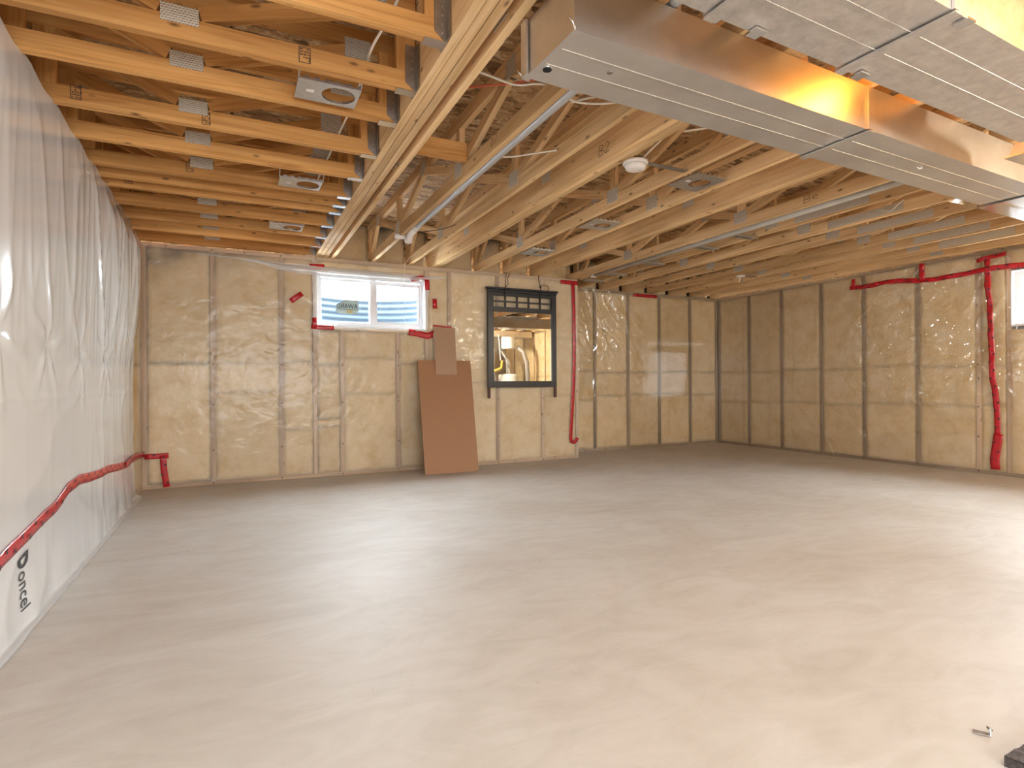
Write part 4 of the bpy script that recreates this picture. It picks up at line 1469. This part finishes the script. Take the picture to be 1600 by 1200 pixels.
# window corners
tape('red tape scrap at the top left corner of the back window', PA, [(WX0 - 0.075, WZ1 + 0.055), (WX0 + 0.08, WZ1 + 0.06)], 0.06, 0.014, 20, False)
tape('red tape strip slanting over the top right corner of the back window', PA, [(1.86, 2.225), (1.99, 2.262), (2.06, 2.24)], 0.05, 0.022, 21, False)
tape('upright red tape scrap at the top right corner of the back window', PA, [(2.055, 2.24), (2.06, 2.12)], 0.06, 0.016, 22, False)
tape('red tape scrap along the sill at the bottom left corner of the back window', PA, [(0.75, 1.635), (0.83, 1.632), (0.99, 1.63)], 0.045, 0.014, 23, False)
tape('upright red tape scrap at the bottom left corner of the back window', PA, [(0.785, 1.735), (0.785, 1.62)], 0.045, 0.016, 24, False)
tape('large red tape patch at the bottom right corner of the back window', PA, [(1.83, 1.615), (1.94, 1.60), (2.06, 1.575), (2.15, 1.61)], 0.075, 0.014, 25, False)
tape('small red tape scrap on the wall left of the back window', PA, [(0.545, 1.90), (0.66, 1.99)], 0.055, 0.012, 26, False)
tape('small upright red tape scrap on the wall right of the back window', PA, [(2.15, 2.02), (2.155, 1.905)], 0.055, 0.012, 27, False)
tape('thin red tape sliver behind the top of the narrow board', PA, [(2.13, 1.70), (2.36, 1.69)], 0.02, 0.014, 28, False)

# ------------------------------------------------------------------ back window
yg = Y1 + 0.11
w1 = MB()
for x0, x1, z0, z1 in ((WX0 - 0.009, WX0, WZ0 - 0.009, WZ1 + 0.009), (WX1, WX1 + 0.009, WZ0 - 0.009, WZ1 + 0.009)):
    w1.box(x0, x1, Y1 - 0.004, yg + 0.06, z0, z1)
w1.box(WX0, WX1, Y1 - 0.004, yg + 0.06, WZ0 - 0.009, WZ0)
w1.box(WX0, WX1, Y1 - 0.004, yg + 0.06, WZ1, WZ1 + 0.009)
win1 = tag(w1.build('window_1', M['liner']), 'small white sliding basement window in the back wall', None, None, 'structure')
fr = MB()
fx0, fx1, fz0, fz1 = WX0 + 0.002, WX1 - 0.002, WZ0 + 0.002, WZ1 - 0.002
fr.box(fx0, fx0 + 0.045, yg - 0.03, yg + 0.05, fz0, fz1)
fr.box(fx1 - 0.03, fx1, yg - 0.03, yg + 0.05, fz0, fz1)
fr.box(fx0 + 0.045, fx1 - 0.03, yg - 0.03, yg + 0.05, fz0, fz0 + 0.05)
fr.box(fx0 + 0.045, fx1 - 0.03, yg - 0.03, yg + 0.05, fz1 - 0.030, fz1)
fr.build('window_frame', M['vinyl'], win1)


def sash(x0, x1, y, z0, z1, t=0.035):
    mb = MB()
    mb.box(x0, x0 + t, y, y + 0.03, z0, z1)
    mb.box(x1 - t, x1, y, y + 0.03, z0, z1)
    mb.box(x0 + t, x1 - t, y, y + 0.03, z0, z0 + t)
    mb.box(x0 + t, x1 - t, y, y + 0.03, z1 - t, z1)
    s = mb.build('sash', M['vinyl'], win1)
    MB().box(x0 + t - 0.005, x1 - t + 0.005, y + 0.012, y + 0.018, z0 + t - 0.005, z1 - t + 0.005).build('pane', M['glass'], s)
    return s


s1 = sash(fx0 + 0.03, 1.440, yg + 0.012, fz0 + 0.03, fz1 - 0.02, 0.034)
s2 = sash(1.445, fx1 - 0.012, yg - 0.022, fz0 + 0.03, fz1 - 0.035, 0.042)
MB().box(1.405, 1.475, yg - 0.028, yg - 0.023, fz0 + 0.05, fz1 - 0.03).build('meeting_stile', M['vinyl'], win1)
# maker's sticker, read from outside (mirrored from here)
yk = yg + 0.022
st = MB()
hx = [(1.03, 1.855), (1.035, 1.905), (1.115, 1.955), (1.19, 1.972), (1.255, 1.972), (1.285, 1.96), (1.285, 1.85), (1.27, 1.815), (1.20, 1.808), (1.09, 1.812), (1.04, 1.825)]
st.prism([(x, yk, z) for x, z in hx], (0, 0.001, 0))
stk = tag(st.build('window_sticker', M['sticker']), 'grey green maker sticker on the left pane of the back window, lettering reversed', 'sticker')
vs, fs = text_pts('AWARD', 0.078)
wx = max(v[0] for v in vs)
mb = MB()
mb.v = [(1.275 - x / wx * 0.235, yk - 0.0012, 1.873 + y * 0.95) for x, y, z in vs]
mb.f = [tuple(reversed(f)) for f in fs]
mb.build('lettering', M['sticker_text'], stk, 'dark lettering seen from behind')
MB().box(1.035, 1.285, yk - 0.0012, yk - 0.0004, 1.858, 1.862).build('sticker_line', M['sticker_text'], stk)
MB().box(1.15, 1.215, yk - 0.0014, yk - 0.0004, 1.818, 1.856).build('sticker_emblem', M['sticker_gold'], stk)

# window well outside: corrugated steel, gravel bottom, ground beyond
def well(label, c, ax, r, z0, z1):
    mb = MB()

    def fn(u, v):
        an = math.pi * u
        z = z0 + (z1 - z0) * v
        rr = r + 0.007 * math.sin(z * 2 * math.pi / 0.075)
        s, t = -math.cos(an) * rr, math.sin(an) * rr * 0.85
        return (c[0] + s, c[1] + t, z) if ax == 'y' else (c[0] + t, c[1] + s, z)
    mb.grid(fn, 40, int((z1 - z0) / 0.0125))
    return tag(mb.build('window_well', M['corrugated'], smooth=True), label, 'window well')


well('corrugated steel window well outside the back window', (1.42, Y1 + 0.26), 'y', 0.80, 1.35, 2.09)
well('corrugated steel window well outside the right window', (XR + 0.26, 2.42), 'x', 0.80, 1.35, 2.05)
tag(MB().box(0.68, 2.16, Y1 + 0.27, Y1 + 0.66, 1.28, 1.42).build('gravel_bed', M['gravel']), 'gravel bottom of the window well outside the back window', 'gravel', None, 'stuff')
tag(MB().box(XR + 0.27, XR + 0.66, 1.68, 3.16, 1.28, 1.42).build('gravel_bed', M['gravel']), 'gravel bottom of the window well outside the right window', 'gravel', None, 'stuff')

# right window, only its near edge in view
w2 = MB()
w2.box(XR - 0.004, XR + 0.23, W2Y1, W2Y1 + 0.009, W2Z0 - 0.009, W2Z1 + 0.009)
w2.box(XR - 0.004, XR + 0.23, W2Y0 - 0.009, W2Y0, W2Z0 - 0.009, W2Z1 + 0.009)
w2.box(XR - 0.02, XR + 0.23, W2Y0, W2Y1, W2Z0 - 0.02, W2Z0)
w2.box(XR - 0.004, XR + 0.23, W2Y0, W2Y1, W2Z1, W2Z1 + 0.009)
win2 = tag(w2.build('window_2', M['liner']), 'white basement window in the right wall at the picture edge', None, None, 'structure')
xg = XR + 0.11
fr = MB()
fr.box(xg - 0.03, xg + 0.05, W2Y0, W2Y0 + 0.05, W2Z0, W2Z1)
fr.box(xg - 0.03, xg + 0.05, W2Y1 - 0.05, W2Y1, W2Z0, W2Z1)
fr.box(xg - 0.03, xg + 0.05, W2Y0 + 0.05, W2Y1 - 0.05, W2Z0, W2Z0 + 0.05)
fr.box(xg - 0.03, xg + 0.05, W2Y0 + 0.05, W2Y1 - 0.05, W2Z1 - 0.05, W2Z1)
fr.box(xg - 0.03, xg + 0.05, 2.39, 2.45, W2Z0 + 0.05, W2Z1 - 0.05)
f2 = fr.build('window_frame', M['vinyl'], win2)
for a, b in ((W2Y0 + 0.045, 2.395), (2.445, W2Y1 - 0.045)):
    MB().box(xg, xg + 0.006, a, b, W2Z0 + 0.045, W2Z1 - 0.045).build('pane', M['glass'], f2)

# ------------------------------------------------------------------ boards leaning on the back wall
def leaning(name, label, x0, x1, xt0, xt1, yb, zt, yt, thick, mat, z0=0.0):
    """flat panel leaning back; bottom edge at yb on the floor, top edge at (yt, zt)"""
    d = Vector((0, yt - yb, zt - z0)).normalized()
    n = Vector((0, -d.z, d.y)) * thick
    mb = MB()
    mb.prism([(x0, yb, z0), (x1, yb, z0), (xt1, yt, zt), (xt0, yt, zt)], n)
    return tag(mb.build(name, mat, bevel=0.001), label, 'board')


leaning('hardboard_panel', 'large brown hardboard panel leaning against the back wall left of the mirror', 1.885, 2.526, 1.912, 2.570, 6.07, 1.284, 6.42, 0.005, M['hardboard'])
leaning('hardboard_panel', 'narrow paler board standing behind the large brown panel', 2.10, 2.36, 2.127, 2.392, 6.18, 1.680, 6.472, 0.005, M['hardboard_pale'])
lt_ = MB()
lt_.prism([(2.105, 6.22, 0.0), (2.125, 6.22, 0.0), (2.146, 6.478, 1.62), (2.124, 6.478, 1.62)], (0, 0.008, 0))
tag(lt_.build('wood_lath', M['lath']), 'thin pale lath along the left edge of the narrow board', 'lath')

# ------------------------------------------------------------------ mirror hung from the trusses
ym = 6.452
mr = thing('hanging_mirror', 'black framed mirror with lattice top hung by cords on the back wall', 'mirror', (3.3, ym, 0.96))
x0, x1, z0, z1 = 2.815, 3.790, 0.958, 2.150
BW = M['black_wood']
for a, b in ((x0, x0 + 0.078), (x1 - 0.070, x1)):
    MB().box(a, b, ym - 0.02, ym + 0.02, z0, z1).build('stile', BW, mr, bevel=0.004)
MB().box(x0 + 0.078, x1 - 0.070, ym - 0.018, ym + 0.018, z0, z0 + 0.078).build('bottom_rail', BW, mr, bevel=0.004)
MB().box(x0 + 0.078, x1 - 0.070, ym - 0.018, ym + 0.018, 1.905, 1.965).build('middle_rail', BW, mr, bevel=0.004)
MB().box(x0 + 0.078, x1 - 0.070, ym - 0.018, ym + 0.018, 2.105, z1).build('top_rail', BW, mr, bevel=0.004)
cr = MB()
cr.prism([(x0 - 0.006, ym - 0.026, z1), (x0 - 0.006, ym + 0.022, z1), (x1 + 0.006, ym + 0.022, z1), (x1 + 0.006, ym - 0.026, z1)], (0, 0, 0.03))
cr.prism([(x0 - 0.022, ym - 0.038, z1 + 0.03), (x0 - 0.022, ym + 0.024, z1 + 0.03), (x1 + 0.022, ym + 0.024, z1 + 0.03), (x1 + 0.022, ym - 0.038, z1 + 0.03)], (0, 0, 0.026))
cr.build('crown_moulding', BW, mr, bevel=0.006)
gx0, gx1 = x0 + 0.078, x1 - 0.070
for k in range(1, 5):
    xx = gx0 + (gx1 - gx0) * k / 5
    MB().box(xx - 0.010, xx + 0.010, ym - 0.010, ym + 0.010, 1.965, 2.105).build('lattice_bar', BW, mr)
MB().box(gx0, gx1, ym - 0.008, ym + 0.008, 2.026, 2.044).build('lattice_bar', BW, mr)
MB().box(gx0 - 0.004, gx1 + 0.004, ym - 0.004, ym + 0.002, z0 + 0.074, 1.909).build('mirror_glass', M['mirror'], mr)
bv = MB()
for a, b, c, d in ((gx0, gx0 + 0.014, z0 + 0.078, 1.905), (gx1 - 0.014, gx1, z0 + 0.078, 1.905), (gx0 + 0.014, gx1 - 0.014, z0 + 0.078, z0 + 0.092), (gx0 + 0.014, gx1 - 0.014, 1.891, 1.905)):
    bv.prism([(a, ym - 0.0045, c), (b, ym - 0.0045, c), (b, ym - 0.0045, d), (a, ym - 0.0045, d)], (0, -0.002, 0))
bv.build('bevelled_edge', M['mirror'], mr)
for a in (x0, x1 - 0.030):
    MB().box(a, a + 0.030, ym - 0.015, ym + 0.015, z0 - 0.135, z0).build('leg', M['brown_leg'], mr, 'brown stub leg')
for xx, dx in ((x0 + 0.225, 0.03), (x1 - 0.245, -0.02)):
    MB().tube([(xx, ym - 0.022, 2.045), (xx + 0.004, ym - 0.042, 2.21), (xx + dx * 0.5, ym - 0.02, 2.30), (xx + dx, ym - 0.02, 2.397)], 0.005, 8).build('hanging_cord', M['black_cord'], mr, smooth=True)
    MB().tube([(xx + 0.01, ym - 0.03, 2.215), (xx + 0.05, ym - 0.03, 2.25), (xx + 0.045, ym - 0.02, 2.32), (xx + 0.08, ym - 0.02, 2.395)] if dx > 0 else
              [(xx, ym - 0.03, 2.245), (xx + 0.05, ym - 0.03, 2.28), (xx + 0.11, ym - 0.04, 2.26), (xx + 0.125, ym - 0.04, 2.225), (xx + 0.10, ym - 0.04, 2.21)], 0.0045, 8).build('hanging_cord', M['black_cord'], mr, smooth=True)
MB().lathe([(0.004, -0.012), (0.013, -0.008), (0.013, 0.008), (0.004, 0.012)], (x1 - 0.245, ym - 0.035, 2.245), (1, 0, 0), 10).build('cord_knot', M['black_cord'], mr)

# ------------------------------------------------------------------ small things on the floor
nl = thing('metal_scrap', 'small bent piece of shiny metal lying on the floor at the lower right', 'scrap', (1.905, 0.855, 0))
mb = MB()
mb.prism([(1.878, 0.878, 0.002), (1.900, 0.846, 0.002), (1.914, 0.856, 0.002), (1.893, 0.889, 0.002)], (0, 0, 0.003))
mb.build('flat_end', M['shiny'], nl)
MB().prism([(1.902, 0.850, 0.004), (1.912, 0.857, 0.004), (1.916, 0.862, 0.018), (1.906, 0.853, 0.020)], (0.002, -0.002, 0.001)).build('bent_end', M['steel'], nl)
MB().tube([(1.912, 0.860, 0.014), (1.922, 0.866, 0.016), (1.932, 0.858, 0.006)], 0.0025, 6).build('nail', M['dull_steel'], nl)
mt = MB()
mt.grid(lambda u, v: (1.84 + 0.62 * u - 0.05 * v + 0.10 * (1 - u) * 0, 0.33 + 0.44 * v, 0.028 + 0.004 * nz(u * 20, v * 14)), 24, 18)
mt.prism([(1.84, 0.33, 0.0), (2.46, 0.33, 0.0), (2.41, 0.77, 0.0), (1.79, 0.77, 0.0)], (0, 0, 0.026))
tag(mt.build('floor_mat', M['rubber']), 'dark fibrous mat just reaching the lower right corner of the picture', 'mat')

# ------------------------------------------------------------------ mechanical corner behind the viewer (seen in the mirror)
fu = thing('furnace', 'grey furnace with metal plenum seen in the mirror', 'furnace', (5.95, -1.0, 0))
MB().box(5.65, 6.20, -1.45, -0.75, 0.02, 1.25).build('cabinet', M['grey_enamel'], fu, bevel=0.01)
MB().box(5.68, 6.17, -1.42, -0.78, 1.25, 1.95).build('plenum', M['galv'], fu)
MB().tube([(6.05, -0.72, 1.0), (6.05, -0.68, 1.02), (6.05, -0.66, 1.15), (6.05, -0.66, 1.9), (6.05, -0.7, 2.0)], 0.04, 14).build('flue_pipe', M['white_enamel'], fu, smooth=True)
wh = thing('water_heater', 'white cylindrical water heater seen low in the mirror', 'water heater', (6.55, -0.75, 0))
MB().lathe([(0.27, 0.02), (0.27, 1.20), (0.26, 1.25), (0.10, 1.27)], (6.55, -0.75, 0), (0, 0, 1), 32).build('tank', M['white_enamel'], wh, smooth=True)
MB().tube([(6.55, -0.75, 1.27), (6.55, -0.75, 1.55), (6.50, -0.78, 1.70), (6.35, -0.85, 1.92)], 0.055, 14).build('draught_pipe', M['shiny'], wh, smooth=True)
MB().tube([(6.45, -0.65, 1.25), (6.45, -0.65, 1.6), (6.25, -0.6, 1.62), (6.2, -0.6, 2.3)], 0.012, 8).build('water_pipe', M['white_enamel'], wh, smooth=True)
tag(MB().tube([(5.7, -0.5, 1.30), (6.1, -0.5, 1.36), (6.25, -0.55, 1.42), (6.3, -0.6, 1.6)], 0.03, 12).build('gas_pipe', M['yellow_pipe'], smooth=True), 'yellow gas pipe seen in the mirror', 'pipe')
tag(MB().lathe([(0.17, 0.0), (0.18, 0.04), (0.18, 0.26), (0.17, 0.30)], (6.45, -0.55, 1.93), (0, 0, 1), 28).build('air_canister', M['white_enamel'], smooth=True), 'round white canister under the rear duct, seen in the mirror', 'canister')
tag(MB().box(5.2, 7.2, -1.15, -0.62, 2.24, H - 0.004).build('rear_duct', M['galv']), 'silver duct above the water heater, seen in the mirror', 'duct')
tag(MB().tube([(6.70, -0.5, 1.98), (6.82, -0.4, 1.85), (6.9, -0.35, 1.55), (6.95, -0.4, 1.2), (6.95, -0.4, 0.6)], 0.06, 14).build('flex_hose', M['grey_flex'], smooth=True), 'grey flexible hose hanging beside the water heater, seen in the mirror', 'hose')
